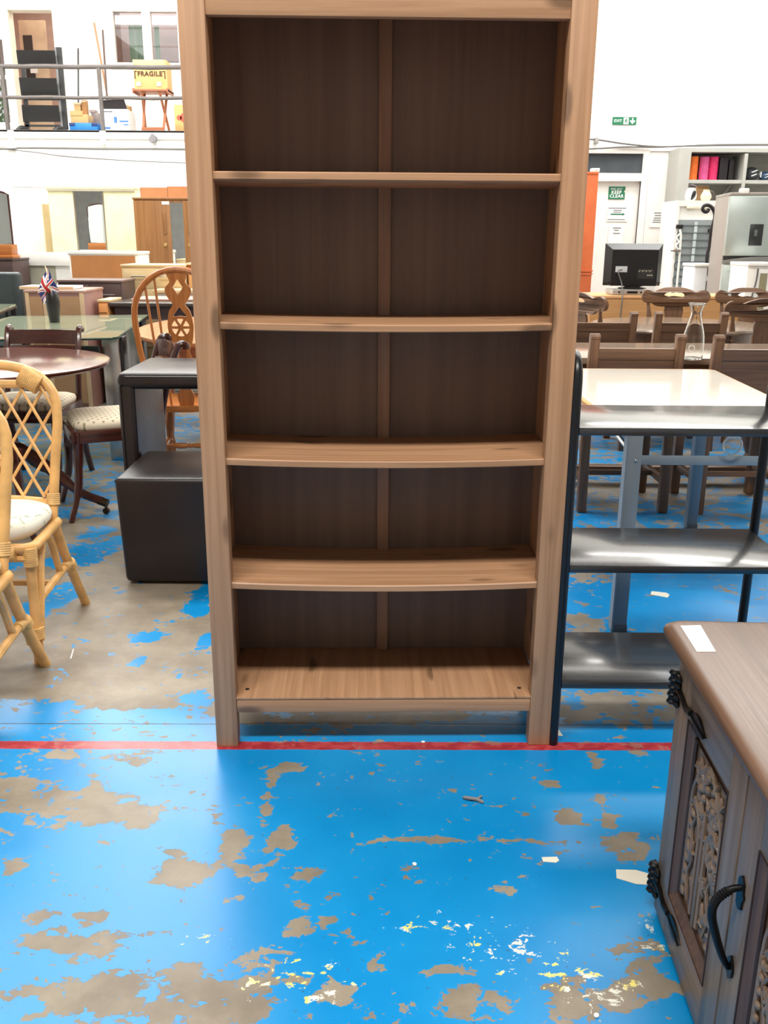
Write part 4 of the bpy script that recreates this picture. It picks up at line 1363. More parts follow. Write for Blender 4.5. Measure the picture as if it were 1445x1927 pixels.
# ---- wardrobes on the facade side
t, h, z = casebox('cream_wardrobe', 'cream sliding wardrobe with a full-length mirror in the middle', 88, 350, 253, 10.6, .6, plain('cream_laminate', (240, 238, 194), .5), 'wardrobe', tth=.03, over=.01)
x1_ = lambda px, Y: at(px, 420, Y).x-t.location.x
xm0, xm1 = x1_(143, 10.58), x1_(197, 10.58)
CRL = plain('cream_laminate', (240, 238, 194), .5)
obj('door', MB().box(-h+.01, xm0, -.012, .005, .06, z-.05, .003), CRL, t)
obj('door', MB().box(xm1, h-.01, -.012, .005, .06, z-.05, .003), CRL, t)
md = obj('mirror_door', MB().box(xm0, xm1, -.006, .004, .06, z-.05), MIRROR, t)
for x in (xm0, xm1):
    obj('door_trim', MB().box(x-.008, x+.008, -.016, -.006, .06, z-.05), plain('champagne_metal', (170, 160, 140), .35, .8), md)
obj('top_track', MB().box(-h, h, -.03, .0, z-.055, z-.03), plain('track_grey', (188, 182, 160), .5), t)
BRW = wood('brown_teak', (158, 112, 66), (128, 84, 44), 'z', .4)
t, h, z = casebox('brown_wardrobe', 'brown teak effect wardrobe with a narrow central mirror by the bookcase', 250, 372, 392, 9.7, .55, BRW, 'wardrobe', tth=.02)
xa, xb = at(322, 420, 9.7).x-t.location.x, at(346, 420, 9.7).x-t.location.x
for a, b, kx in ((-h+.005, xa, xa-.06), (xb, h-.005, xb+.06)):
    d_ = obj('door', MB().box(a, b, -.018, .005, .06, z-.03, .003), BRW, t)
    zk = at(316, 460, 9.7).z
    obj('knob', MB().lathe([(.008, 0), (.008, .02), (.018, .024), (.018, .034), (.001, .038)], (kx, -.018, zk), 12, Euler((PI/2, 0, 0)).to_matrix()), plain('brass_knob', (208, 180, 120), .3, .8), d_)
    obj('grip', MB().box(kx-.015, kx+.015, -.026, -.018, zk+.1, zk+.32, .004), BRW, d_)
obj('mirror', MB().box(xa, xb, -.010, .004, .06, z-.05), MIRROR, t)
a = at(304, 379, 9.68)
obj('paper_label', MB().box(a.x-t.location.x, a.x-t.location.x+.075, -.021, -.018, a.z-.03, a.z), PAPER, t)
for x0, x1, pt, lab in ((262, 313, 352, 'left of two orange boards standing behind the brown wardrobe top'), (313, 365, 350, 'right and taller of two orange boards behind the brown wardrobe top')):
    a, b = at(x0, pt, 10.5), at(x1, pt, 10.5)
    tg = thing('furniture_back', lab, 'board', ((a.x+b.x)/2, 10.55, 0))
    hh = (b.x-a.x)/2
    obj('panel', MB().box(-hh, hh, 0, .02, 0, a.z), plain('orange_board', (206, 140, 92), .6), tg)
    obj('edge', MB().box(-hh-.004, -hh, -.002, .025, 0, a.z), plain('dark_edge', (150, 96, 60), .6), tg)
a, b = at(78, 384, 11.0), at(97, 384, 11.0)
tg = thing('wall_shade_strip', 'tall beige strip in place of shadowed wall left of the cream wardrobe', 'board', ((a.x+b.x)/2, 11.0, 0))
obj('panel', MB().box(-(b.x-a.x)/2, (b.x-a.x)/2, 0, .03, 0, a.z), plain('shade_beige', (198, 174, 130), .6), tg)  # made-up panel, its beige stands for a strip of shadowed wall
obj('edge_band', MB().box(-(b.x-a.x)/2, -(b.x-a.x)/2+.01, -.003, 0, 0, a.z), plain('beige_edge', (222, 206, 170), .6), tg)
t, h, z = casebox('white_wardrobe', 'plain white wardrobe standing left of the cream wardrobe', 24, 349, 76, 11.2, .5, WHITE, 'wardrobe', tth=.02)
d_ = obj('door', MB().box(-h+.005, h-.005, -.015, .005, .06, z-.03, .003), WHITE, t)
obj('handle', MB().tube([(h*.6, -.03, 1.0), (h*.6, -.03, 1.12)], .008, 6), WHITE, d_)
# arched mirror on a pine stand
AM = thing('dressing_mirror', 'arch-topped mirror on a copper pine base at the far left edge', 'mirror', (at(-6, 480, 8.9).x, 8.9, at(0, 486, 8.9).z))
e_ = at(24, 440, 8.9).x-AM.location.x
zt = at(0, 358, 8.9).z-AM.location.z
zs_ = at(14, 366, 8.9).z-AM.location.z
zbm = at(20, 460, 8.9).z-AM.location.z
e2 = at(15, 370, 8.9).x-AM.location.x
arcp = [(-e2, zbm), (e2, zbm), (e2, zs_)] + [(e2*(1-2*i/10), zs_+(zt-zs_)*math.sin(PI*i/10)**.8) for i in range(1, 10)] + [(-e2, zs_)]
obj('mirror_glass', MB().prism(arcp, -.004, .004, 'xz'), MIRROR, AM)
obj('frame', MB().tube([(x, 0, z_) for x, z_ in arcp], .011, 6, True), mahog('z'), AM)
obj('base_box', MB().box(-e_, e_, -.07, .08, .03, zbm, .004), orangepine('x'), AM)
obj('base_plinth', MB().box(-e_-.015, e_+.015, -.09, .09, 0, .03, .008), orangepine('x'), AM)
t, h, z = casebox('dressing_chest', 'dark chest at the far left edge under the arched mirror', -60, 486, 22, 8.8, .42, DW, 'chest of drawers', tth=.02)
for k in range(3):
    obj('drawer', MB().box(-h+.01, h-.01, -.012, .006, z-.04-.2*(k+1), z-.03-.2*k, .003), DW, t)
# ================================================================== GALLERY THINGS
RL = thing('balcony_railing', 'grey steel railing along the front of the white gallery', 'railing', (0, YB+.02, slab))
zr, zm = at(200, 126, YB+.02).z-slab, at(200, 184, YB+.02).z-slab
RM = plain('railing_grey', (96, 90, 88), .5, var=.12)
xe = .86
for z, r in ((zr, .032), (zm, .026)):
    obj('rail', MB().tube([(-8.8+i*(xe+8.8)/24, .004*math.sin(i*1.7), z+.006*math.sin(i*2.3)) for i in range(25)], r, 8), RM, RL)
obj('toe_rail', MB().box(-8.8, xe, -.02, .02, 0, .015), RM, RL)
for px in (-160, 15, 194, 372, 550, 728):
    x = at(px, 240 if px < 100 else 240, YB+.02).x
    obj('post', MB().bar((x, 0, -.02), (x, 0, zr), .05, .05), RM, RL)


def gx(px, Y):
    return at(px, 245, Y).x


YG = 15.5
zs = slab
pz = lambda px, py, Y=YG: at(px, py, Y).z - zs
# black three-panel rack
RK = thing('display_rack', 'black three-panel wheeled rack standing on the gallery by the doorway', 'rack', (gx(80, YG), YG, zs))
x0 = RK.location.x
RKM = plain('rack_black', (38, 38, 40), .5)
for pa, pb, l0, r0, l1, r1 in ((95, 121, 32, 104, 36, 107), (147, 180, 37, 107, 42, 111), (198, 230, 42, 111, 46, 115)):
    a, b, c, d = at(l0, pa, YG-.05), at(r0, pa+1, YG-.05), at(r1, pb, YG+.05), at(l1, pb, YG+.05)
    m = MB()
    vs = [m.bm.verts.new((p.x-x0, (-.09 if i < 2 else .0)+dy, p.z-zs)) for dy in (0, .02) for i, p in enumerate((a, b, c, d))]
    for f in ((3, 2, 1, 0), (4, 5, 6, 7), (0, 1, 5, 4), (1, 2, 6, 5), (2, 3, 7, 6), (3, 0, 4, 7)):
        m.bm.faces.new([vs[i] for i in f])
    obj('panel', m, RKM, RK)
for pt, pb_, w_, mt in (((109, 88), (122, 243), .07, RKM), ((103, 88), (116, 243), .04, plain('rack_grey', (120, 122, 124), .4)), ((40, 100), (50, 240), .06, RKM)):
    a, b = at(*pt, YG), at(*pb_, YG)
    obj('upright', MB().bar((a.x-x0, .05, a.z-zs), (b.x-x0, .05, max(.03, b.z-zs)), w_, .05), mt, RK)
for pa in (186, 236):
    a, b = at(46, pa, YG), at(112, pa, YG)
    obj('cross_bar', MB().bar((a.x-x0, .04, a.z-zs), (b.x-x0, .04, a.z-zs), .03, .03, side=(0, 0, 1)), RKM, RK)
for px in (49, 118):
    a = at(px, 240, YG)
    obj('foot', MB().tube(curve([(a.x-x0-.1, -.12, .035), (a.x-x0-.03, -.08, .09), (a.x-x0+.06, .0, .04)], 4), .035, 8), RKM, RK)
# poles leaning on the gallery wall
YP = YM-.12
for pa, pb_, r, mt, lab, kind in (((144, 89), (149, 185), .014, BLACK, 'short black broom handle leaning on the gallery wall above the boxes', 'broom'),
                                  ((174, 40), (204, 182), .016, wood('broom_wood', (190, 140, 100), (160, 110, 70), 'z'), 'long pale wooden pole leaning on the gallery wall', 'pole'),
                                  ((191, 55), (201, 150), .016, plain('pole_brown', (92, 70, 66), .5), 'dark brown pole crossing the pale pole on the gallery wall', 'pole')):
    a, b = at(*pa, YP), at(*pb_, YP)
    d = (b-a)*((zs-a.z)/(b.z-a.z))
    bt = a+d
    yo = -.06 if pa[0] == 191 else 0
    tag(obj(kind, MB().tube([(a.x, YP+.08+yo*.3, a.z), (bt.x, YP-.15+yo, zs+.005)], r, 8), mt), lab, kind)


def gbox(name, label, cat, px0, py0, px1, py1, Y, dep, mat, flap=True, base=None):
    a, b = at(px0, py0, Y), at(px1, py1, Y)
    zb_ = b.z if base is None else base
    t = thing(name, label, cat, ((a.x+b.x)/2, Y, zb_))
    h = (b.x-a.x)/2
    H = a.z-zb_
    obj('body', MB().box(-h, h, 0, dep, 0, H, .006), mat, t)
    return t, h, H


t, h, H1 = gbox('blue_crate', 'bright blue plastic crate on the gallery floor under the cardboard', 'crate', 130, 231, 184, 246, YG, .35, plain('crate_blue', (26, 120, 196), .5), base=zs)
for s in (-1, 1):
    obj('corner_lip', MB().box(s*h, s*(h-.09), -.012, .01, H1-.045, H1, .003), plain('crate_dark', (30, 54, 110), .5), t)
t, h, H2 = gbox('cardboard_box', 'low open cardboard box lying on the blue crate', 'box', 132, 215, 166, 230, YG+.03, .28, CARD, base=zs+H1)
obj('flap', MB().box(-h, -h+.2, -.01, 0, H2-.02, H2+.05), CARD, t)
t, h, H3 = gbox('cardboard_box', 'small square brown carton on the low cardboard box', 'box', 139, 197, 152, 214, YG+.08, .14, CARD, base=zs+H1+H2)
obj('lid', MB().box(-h-.01, h+.01, -.01, .15, H3, H3+.03), plain('cardboard_light', (222, 196, 160), .8), t)
t, h, H4 = gbox('cardboard_box', 'tall brown cardboard flap box standing right of the small carton', 'box', 152.5, 188, 164, 214.5, YG+.1, .1, plain('cardboard_brown', (170, 124, 80), .8), base=zs+H1+H2)
obj('tape', MB().box(-h, h, -.003, 0, H4-.03, H4-.015), plain('pale_tape', (226, 208, 176), .5), t)
t, h, H5 = gbox('foam_block', 'grey moulded packing block beside the white printed carton', 'packing', 171, 212, 186, 231, YG+.42, .14, plain('packing_grey', (150, 138, 134), .8), base=zs)
obj('notch', MB().box(-h-.02, -h+.07, -.01, .15, H5, H5+.04), plain('packing_grey', (150, 138, 134), .8), t)
t, h, H6 = gbox('printed_carton', 'white printed carton with blue marks on the gallery floor', 'box', 187, 205, 243, 246, YG, .45, plain('white_card', (238, 240, 242), .6), base=zs)
for x, z, w_, hh_, mt in ((.02, .22, .05, .09, 'blue_print'), (.15, .2, .14, .025, 'blue_print'), (.18, .15, .08, .02, 'blue_print'), (-.15, .1, .16, .03, 'blue_print'), (.15, .05, .14, .018, 'grey_print'), (-.1, .34, .16, .02, 'grey_print'), (-.1, .18, .14, .1, 'pale_print')):
    obj('printed_mark', MB().box(x*1.0-w_/2, x+w_/2, -.003, 0, z-hh_/2, z+hh_/2), plain(mt, {'blue_print': (70, 120, 190), 'grey_print': (110, 112, 116), 'pale_print': (206, 214, 222)}[mt], .6), t)
tr = thing('black_tray', 'black plastic tray tipped up on top of the white printed carton', 'tray', (t.location.x-.02, YG+.1, zs+H6))
a0, a1 = at(182, 190, YG+.1), at(231, 187, YG+.1)
tw = (a1.x-a0.x)/2
obj('tray_base', MB().prism([(-tw, .13), (tw-.04, .15), (tw, .0), (-tw+.05, .0)], .0, .02, 'xz'), plain('tray_black', (40, 32, 34), .4), tr)
obj('rim', MB().tube([(-tw, .0, .13), (tw-.04, .0, .15), (tw, .0, .012), (-tw+.05, .0, .012)], .012, 6, True), plain('tray_black', (40, 32, 34), .4), tr)
t, h, H = gbox('small_carton', 'little brown carton lying at the right end of the white printed carton', 'box', 234, 199, 245, 207, YG+.15, .12, CARD, base=zs+H6)
obj('flap', MB().box(-h, h*.2, -.008, 0, H*.3, H+.015), plain('cardboard_light', (222, 196, 160), .8), t)
# folding tray table and FRAGILE box
FT = thing('tray_table', 'folding wooden tray table on the gallery carrying the FRAGILE box', 'table', (gx(288, YG), YG, zs))
x0 = FT.location.x
TW = wood('tray_wood', (186, 118, 82), (150, 86, 56), 'x', .45)
zt_ = pz(288, 168)
a, b = at(256, 165, YG), at(323, 170, YG)
hw2 = (b.x-a.x)/2
obj('tray', MB().box(-hw2, hw2, -.03, .38, zt_-.03, zt_, .004), TW, FT)
for s in (-1, 1):
    obj('tray_lip', MB().box(s*hw2, s*(hw2-.02), -.04, .39, zt_-.06, zt_+.015, .003), TW, FT)
    obj('leg', MB().bar((s*(hw2-.1), .33, zt_-.03), (s*(hw2-.12), -.02, 0), .035, .02, side=(1, 0, 0)), TW, FT)
    obj('leg', MB().bar((s*(hw2-.14), .0, zt_-.03), (s*(hw2-.08), .36, 0), .035, .02, side=(1, 0, 0)), TW, FT)
obj('stretcher', MB().bar((-hw2+.1, -.0, .09), (hw2-.1, -.0, .09), .05, .02, side=(0, 0, 1)), TW, FT)
FB = thing('fragile_box', 'cardboard box stamped FRAGILE resting on the folding tray table', 'box', (gx(286, YG), YG, zs+zt_))
a, b = at(254, 112, YG), at(314, 166, YG)
h = (b.x-a.x)/2
Hh = a.z-zs-zt_
obj('body', MB().box(-h, h+.05, .01, .36, 0.002, Hh, .01), plain('cardboard_yellow', (226, 184, 122), .75), FB)
obj('lid_flap', MB().box(-h, h+.02, 0, .012, Hh*.72, Hh, .004), plain('cardboard_pale', (236, 200, 140), .75), FB)
text('lettering', 'FRAGILE', .095, plain('stamp_brown', (84, 62, 48), .8), FB, (.02, -.002, Hh*.52), bold=.003)
m = MB()
for s in (-1, 1):
    m.box(.02+s*.235-.006, .02+s*.235+.006, -.003, 0.012, Hh*.36, Hh*.62)
    m.box(.02+s*.235, .02+s*.20, -.003, 0.012, Hh*.60, Hh*.62)
obj('stamp_frame', m, plain('stamp_brown', (84, 62, 48), .8), FB)
for s in (-1, 1):
    obj('torn_label', MB().box(s*.16-.04, s*.16+.03, -.002, .012, Hh*.10, Hh*.26), plain('label_grey', (206, 198, 186), .7), FB)
t, h, H = gbox('storage_carton', 'brown carton with red round emblem half hidden by the bookcase on the gallery', 'box', 327, 197, 372, 246, YG-.05, .4, plain('cardboard_orange', (222, 164, 106), .75), base=zs)
for x, z, r in ((-.105, .25, .04), (-.015, .25, .075)):
    obj('red_emblem', MB().lathe([(.0001, 0), (r, 0), (r, .003), (.0001, .003)], (x, .001, z), 20, Euler((PI/2, 0, 0)).to_matrix()), plain('emblem_red', (214, 84, 66), .6), t)


# ================================================================== RIGHT MIDDLE GROUND
# ---- folding table with steel legs
FTB = thing('folding_table', 'white-topped folding table with grey steel legs behind the black shelving', 'table', (0, 0, 0))
q = [(.77, 2.92), (1.47, 2.90), (1.545, 4.27), (.75, 4.27)]


def rounded(poly, r, n=5):
    out = []
    k = len(poly)
    for i in range(k):
        p, a, b = Vector(poly[i]), Vector(poly[i-1]), Vector(poly[(i+1) % k])
        da, db = (a-p).normalized(), (b-p).normalized()
        p0, p1 = p+da*r, p+db*r
        for j in range(n+1):
            t = j/n
            out.append(tuple((1-t)**2*p0 + 2*t*(1-t)*p + t*t*p1))
    return out


q = rounded(q, .05)
obj('tabletop', MB().prism(q, .716, .741, 'xy'), plain('white_laminate', (244, 238, 226), .12, var=.02, coat=.6), FTB)
obj('edge_band', MB().tube([(x, y, .729) for x, y in q], .0125, 6, True), plain('orange_edge', (214, 150, 74), .4), FTB)
STEEL = plain('grey_painted_steel', (128, 138, 146), .4, .2)
for x, y in ((.828, 2.93), (1.42, 2.93), (.80, 4.10), (1.468, 4.12)):
    lg = obj('leg', MB().box(x-.025, x+.025, y-.014, y+.014, 0.012, .715, .004).box(x-.03, x-.024, y-.02, y+.02, .012, .715), STEEL, FTB)
    obj('foot_cap', MB().box(x-.028, x+.027, y-.017, y+.017, 0, .03, .004), plain('grey_foot', (90, 98, 106), .5), lg)
    obj('rivet', MB().ball((x+.005, y-.015, .62), (.006, .003, .006), None, 8, 5), CHROME, lg)
for y, s in ((2.93, 1), (4.11, -1)):
    obj('cross_rail', MB().box(.82, 1.44, y-.008, y+.008, .605, .635, .002), STEEL, FTB)
    obj('brace', MB().tube([(.835, y+s*.02, .63), (.79, y+s*.28, .712)], .010, 8), CHROME, FTB)
obj('side_rail', MB().box(.80, .83, 2.95, 4.1, .69, .715), STEEL, FTB)
obj('side_rail', MB().box(1.43, 1.46, 2.95, 4.1, .69, .715), STEEL, FTB)
rc_ = at(1378, 838, 2.90)
obj('locking_ring', MB().tube([(rc_.x+.031*math.cos(a), 2.90, rc_.z+.031*math.sin(a)) for a in [2*PI*i/24 for i in range(24)]], .0035, 6, True), CHROME, FTB)


# ---- panel-back oak chairs
def panel_chair(label, loc, rz, carved=False):
    t = thing('panel_chair', label, 'chair', loc, rz, None)
    for s in (-1, 1):
        m = MB()
        m.bar((s*.205, .205, 0), (s*.205, .19, .45), .045, .045, .004)
        m.bar((s*.205, .19, .45), (s*.205, .235, .872), .045, .045, .004)
        m.prism([(.235-.024+.006*0+u, .870+v) for u, v in ((0, 0), (.048, 0), (.048, .012), (.036, .024), (.012, .024), (0, .012))], s*.205-.0225, s*.205+.0225, 'yz')
        obj('back_post', m, oak('z'), t)
        obj('leg', MB().bar((s*.205, -.19, 0), (s*.205, -.19, .43), .045, .045, .004), oak('z'), t)
        obj('side_stretcher', MB().box(s*.19, s*.215, -.18, .20, .14, .175, .003), oak('y'), t)
    by = lambda z: .19+(z-.45)*.107
    obj('top_rail', MB().prism([(by(.77)-.012, .772), (by(.77)+.012, .772), (by(.83)+.014, .825), (by(.83)-.02, .825)], -.185, .185, 'yz'), oak('x'), t)
    obj('back_panel', MB().prism([(by(.50)-.006, .50), (by(.50)+.006, .50), (by(.775)+.006, .775), (by(.775)-.006, .775)], -.185, .185, 'yz'), oak('x'), t)
    obj('lower_rail', MB().prism([(by(.48)-.012, .46), (by(.48)+.012, .46), (by(.51)+.012, .51), (by(.51)-.012, .51)], -.185, .185, 'yz'), oak('x'), t)
    if carved:
        for z in (.735, .69, .64):
            for i in range(12):
                x = -.165+i*.03
                obj('carved_notch', MB().prism([(by(z)+.006, z), (by(z)+.010, z), (by(z)+.010, z+.007), (by(z)+.006, z+.007)], x, x+.016, 'yz'), oak('z'), t)
    obj('seat', MB().box(-.23, .23, -.215, .19, .43, .455, .006), oak('x'), t)
    obj('front_rail', MB().box(-.19, .19, -.20, -.18, .36, .43), oak('x'), t)
    obj('stretcher', MB().box(-.2, .2, -.005, .02, .145, .17), oak('x'), t)
    return t


grp = None
PC = panel_chair('oak panel-back chair directly behind the white folding table, back turned to the camera', (1.205, 4.60, 0), PI)
dup(PC, (1.79, 4.58, 0), PI, 'oak panel-back chair to the right of the glass carafe, back to the camera')
PD = panel_chair('carved oak panel-back chair near the pine bookcase on the far side of the long table', (1.345, 6.00, 0), PI+.02, True)
dup(PD, (1.925, 6.02, 0), PI-.02, 'carved oak panel-back chair standing behind the glass carafe')

# ---- long oak table with bulbous legs
LT = thing('refectory_table', 'long dark oak refectory table with a glass carafe on it', 'table', (1.50, 4.98, 0))
obj('tabletop', MB().box(-.78, .78, -.36, .34, .715, .75, .006), wood('oak_table_top', (150, 128, 108), (110, 90, 74), 'x', .2, coat=.25), LT)
obj('apron', MB().box(-.72, .72, -.31, -.285, .61, .715).box(-.72, .72, .265, .29, .61, .715).box(-.72, -.695, -.285, .265, .61, .715).box(.695, .72, -.285, .265, .61, .715), oak('x'), LT)
for sx in (-1, 1):
    for y in (-.26, .24):
        obj('leg', MB().lathe([(.04, .0), (.05, .02), (.05, .09), (.035, .12), (.06, .18), (.088, .28), (.09, .36), (.07, .44), (.04, .49), (.05, .52), (.045, .61)], (sx*.67, y, 0), 18), oak('z'), LT)
    obj('end_stretcher', MB().box(sx*.64, sx*.70, -.26, .24, .05, .10, .004), oak('y'), LT)
obj('stretcher', MB().box(-.66, .66, -.03, .03, .05, .10, .004), oak('x'), LT)
c = fl(1301, 676, .75)
CLG = bpy.data.materials.new('carafe_glass')
CLG.use_nodes = True
b_ = CLG.node_tree.nodes['Principled BSDF']
b_.inputs['Base Color'].default_value = (.98, .99, .98, 1)
b_.inputs['Roughness'].default_value = 0.0
b_.inputs['Transmission Weight'].default_value = 1.0
b_.inputs['IOR'].default_value = 1.3
prof = c2([(.050, .004), (.054, .03), (.0535, .08), (.048, .13), (.033, .185), (.026, .215), (.027, .235), (.040, .272)], 4)
inner = [(r-.0035, z+.002) for r, z in prof[::-1]]
CR = thing('carafe', 'clear glass carafe with flared rim standing on the long oak table', 'carafe', (c.x, c.y, .7505))
obj('bottle', MB().lathe([(.001, .0), (.046, .0)] + prof + [(.0385, .274)] + inner[:-1] + [(.046, .008), (.001, .008)], (0, 0, 0), 32, cap=False), CLG, CR, 60)
obj('rim', MB().tube([(.040*math.cos(a), .040*math.sin(a), .273) for a in [2*PI*i/28 for i in range(28)]], .0028, 6, True), CLG, CR)
obj('embossed_ring', MB().tube([(-.022+.014*math.cos(a), -.0515, .062+.014*math.sin(a)) for a in [2*PI*i/20 for i in range(20)]], .0022, 6, True), CLG, CR)

# ---- round oak table and scroll-crest chairs
RT2 = thing('oak_round_table', 'dark round oak table among the scroll-crest chairs at the right', 'table', (2.1, 6.62, 0))
obj('tabletop', MB().lathe([(.56, .715), (.60, .722), (.61, .735), (.60, .748), (.58, .75)], n=48), wood('oak_table_top', (150, 128, 108), (110, 90, 74), 'x', .2, coat=.25), RT2)
obj('apron', MB().lathe([(.50, .63), (.51, .63), (.51, .715), (.50, .715)], n=40), oak('x'), RT2)
obj('pedestal', MB().lathe([(.10, .0), (.12, .08), (.08, .14), (.11, .3), (.08, .5), (.13, .66), (.13, .714)], n=20), oak('z'), RT2)
for k in range(4):
    a = PI/4+k*PI/2
    obj('foot', MB().bar((0, 0, .06), (.28*math.cos(a), .28*math.sin(a), .035), .08, .09, .01, side=(0, 0, 1), w1=.06, d1=.07), oak('x'), RT2)


def scroll_chair(label, loc, rz):
    """farmhouse oak chair: scalloped crest with hand slot, vase splat, two turned spindles"""
    t = thing('scroll_chair', label, 'chair', loc, rz)
    hf = [(0, .965), (.07, .962), (.13, .945), (.165, .930), (.20, .940), (.235, .945), (.262, .925), (.272, .890), (.255, .855), (.225, .845), (.185, .842), (.15, .822), (.10, .815), (0, .815)]
    hs_ = c2(hf, 3)
    out = hs_ + [(-x, z) for x, z in hs_[::-1][1:-1]]
    sl = c2([(-.085, .905), (-.06, .922), (0, .928), (.06, .922), (.085, .905), (.07, .888), (0, .898), (-.07, .888)], 3)[:-1]
    yb2 = lambda z: .17+(z-.44)*.16
    def bend(p):
        p.y += yb2(p.z)+.05*(p.x/.27)**2*-1
        return p
    obj('crest', MB().prism(out, -.014, .014, 'xz', [sl], bend), oak('x'), t)
    sp = c2([(.075, .44), (.085, .52), (.055, .60), (.06, .70), (.075, .78), (.065, .83)], 3)
    obj('splat', MB().prism(sp + [(-x, z) for x, z in sp[::-1]], -.009, .009, 'xz', (), bend), oak('z'), t)
    for s in (-1, 1):
        a = bend(Vector((s*.17, 0, .44)))
        b = bend(Vector((s*.215, 0, .86)))
        m = turned(a, b, .019)
        obj('spindle', m, oak('z'), t)
        obj('leg', turned((s*.15, -.14, .42), (s*.20, -.19, 0), .024), oak('z'), t)
        obj('leg', turned((s*.14, .14, .42), (s*.19, .22, 0), .024), oak('z'), t)
        obj('stretcher', turned((s*.18, -.16, .16), (s*.17, .18, .16), .015), oak('y'), t)
    seat_ = c2([(-.20, .20), (-.225, .0), (-.215, -.19), (0, -.21), (.215, -.19), (.225, .0), (.20, .20), (0, .215)], 3)
    obj('seat', MB().prism(seat_, .412, .447, 'xy'), oak('x'), t)
    return t


SCH = scroll_chair('scroll-crest oak chair facing the camera in front of the television desk', (2.315, 7.2, 0), 0)
FCH = dup(SCH, (2.905, 7.22, 0), -.03, 'scroll-crest oak chair with a white sticker facing the camera before the silver fridge')
obj('price_sticker', MB().box(-.185, -.145, .205, .209, .900, .918), PAPER, FCH)
dup(SCH, (2.50, 6.27, 0), PI, 'dark scroll-crest oak chair with its back to the camera at the right edge')
dup(SCH, (1.62, 6.72, 0), PI/2+.35, 'scroll-crest oak chair turned sideways close beside the pine bookcase')

# ---- television desk
DK = plain('beech_laminate', (214, 160, 108), .5, var=.05)
t, h, z = casebox('desk', 'light beech desk carrying the black television', 1108, 557, 1400, 7.95, .5, DK, 'desk', tth=.025, over=.01)
obj('front_panel', MB().box(-h+.02, h-.02, -.006, .004, .1, z-.03), wood('beech_panel', (206, 156, 104), (188, 136, 84), 'x'), t)
DZ = z
a, b, c = at(1143, 458, 8.12), at(1252, 458, 8.12), at(1197, 538, 8.12)
TV = thing('television', 'black flat-screen television seen from behind on the beech desk', 'television', ((a.x+b.x)/2, 8.15, DZ))
w2 = (b.x-a.x)/2
zt_, zb_ = a.z-DZ, c.z-DZ
zm_ = at(1197, 552, 8.12).z-DZ
obj('screen_bezel', MB().box(-w2, w2, .03, .05, zb_, zt_, .004), BLACK, TV)
m = MB()
o_ = [(-w2, zb_+.03), (w2, zb_+.03), (w2, zt_), (-w2, zt_)]
i_ = [(-w2*.8, zb_+.0), (w2*.8, zb_+.0), (w2*.8, zt_-.05), (-w2*.8, zt_-.05)]
va = [m.bm.verts.new((x, .03, zz)) for x, zz in o_]
vb = [m.bm.verts.new((x, -.035, zz)) for x, zz in i_]
m.bm.faces.new(vb)
for j in range(4):
    m.bm.faces.new((va[j], va[(j+1) % 4], vb[(j+1) % 4], vb[j]))
m.bm.faces.new(va[::-1])
obj('rear_shell', m, plain('tv_shell', (24, 23, 24), .3, coat=.2), TV, 20)
obj('lower_shell', MB().prism([(-w2, zb_+.03), (w2, zb_+.03), (w2*.15, zb_-.012), (-w2*.15, zb_-.012)], -.03, .03, 'xz'), plain('tv_shell', (24, 23, 24), .3, coat=.2), TV)
obj('rating_label', MB().box(-w2*.66, -w2*.25, -.0365, -.035, zb_+.115, zb_+.165), plain('label_silver', (196, 198, 200), .5), TV)
cp = obj('connector_panel', MB().box(w2*.12, w2*.68, -.0365, -.035, zb_+.06, zb_+.145), plain('panel_dark', (44, 42, 40), .4), TV)
for i in range(8):
    obj('socket', MB().box(w2*(.15+.062*i), w2*(.185+.062*i), -.039, -.0365, zb_+.118+.008*(i % 2), zb_+.132), plain('socket_grey', (168, 164, 150), .4), cp)
for i in range(3):
    obj('socket', MB().box(w2*(.45+.07*i), w2*(.50+.07*i), -.039, -.0365, zb_+.085, zb_+.096), plain('socket_grey', (168, 164, 150), .4), cp)
dvz = DZ+.052
obj('stand_neck', MB().lathe([(.03, .06), (.028, .09), (.036, zb_+.02)], (0, 0, 0), 14), BLACK, TV)
obj('stand_base', MB().lathe([(.12, .052), (.125, .057), (.06, .066), (.03, .075)], (0, 0, 0), 24), BLACK, TV)
ca = at(1164, 510, 8.1)
wire('tv_cable', [Vector((ca.x+.03, 8.10, ca.z+.01)), Vector((ca.x-.01, 8.07, ca.z-.005)), at(1170, 535, 8.05), at(1171, 560, 7.92), at(1167, 600, 7.9), at(1164, 640, 7.9)], .0055, 'thin grey lead hanging from the back of the television over the desk', 'cable')
a, b = at(1154, 548, 8.0), at(1216, 561, 8.0)
DV = thing('disc_player', 'silver disc player under the television stand on the beech desk', 'disc player', ((a.x+b.x)/2, 8.02, DZ))
hw_ = (b.x-a.x)/2
obj('case', MB().box(-hw_, hw_, 0, .26, 0.003, .049, .004), plain('silver_plastic', (168, 164, 158), .4, .3), DV)
obj('port_panel', MB().box(-.02, .07, -.003, .0, .015, .034), BLACK, DV)
for x in (-.09, .1):
    obj('port', MB().lathe([(.008, 0), (.008, .004)], (x, -.001, .026), 10, Euler((PI/2, 0, 0)).to_matrix()), BLACK, DV)

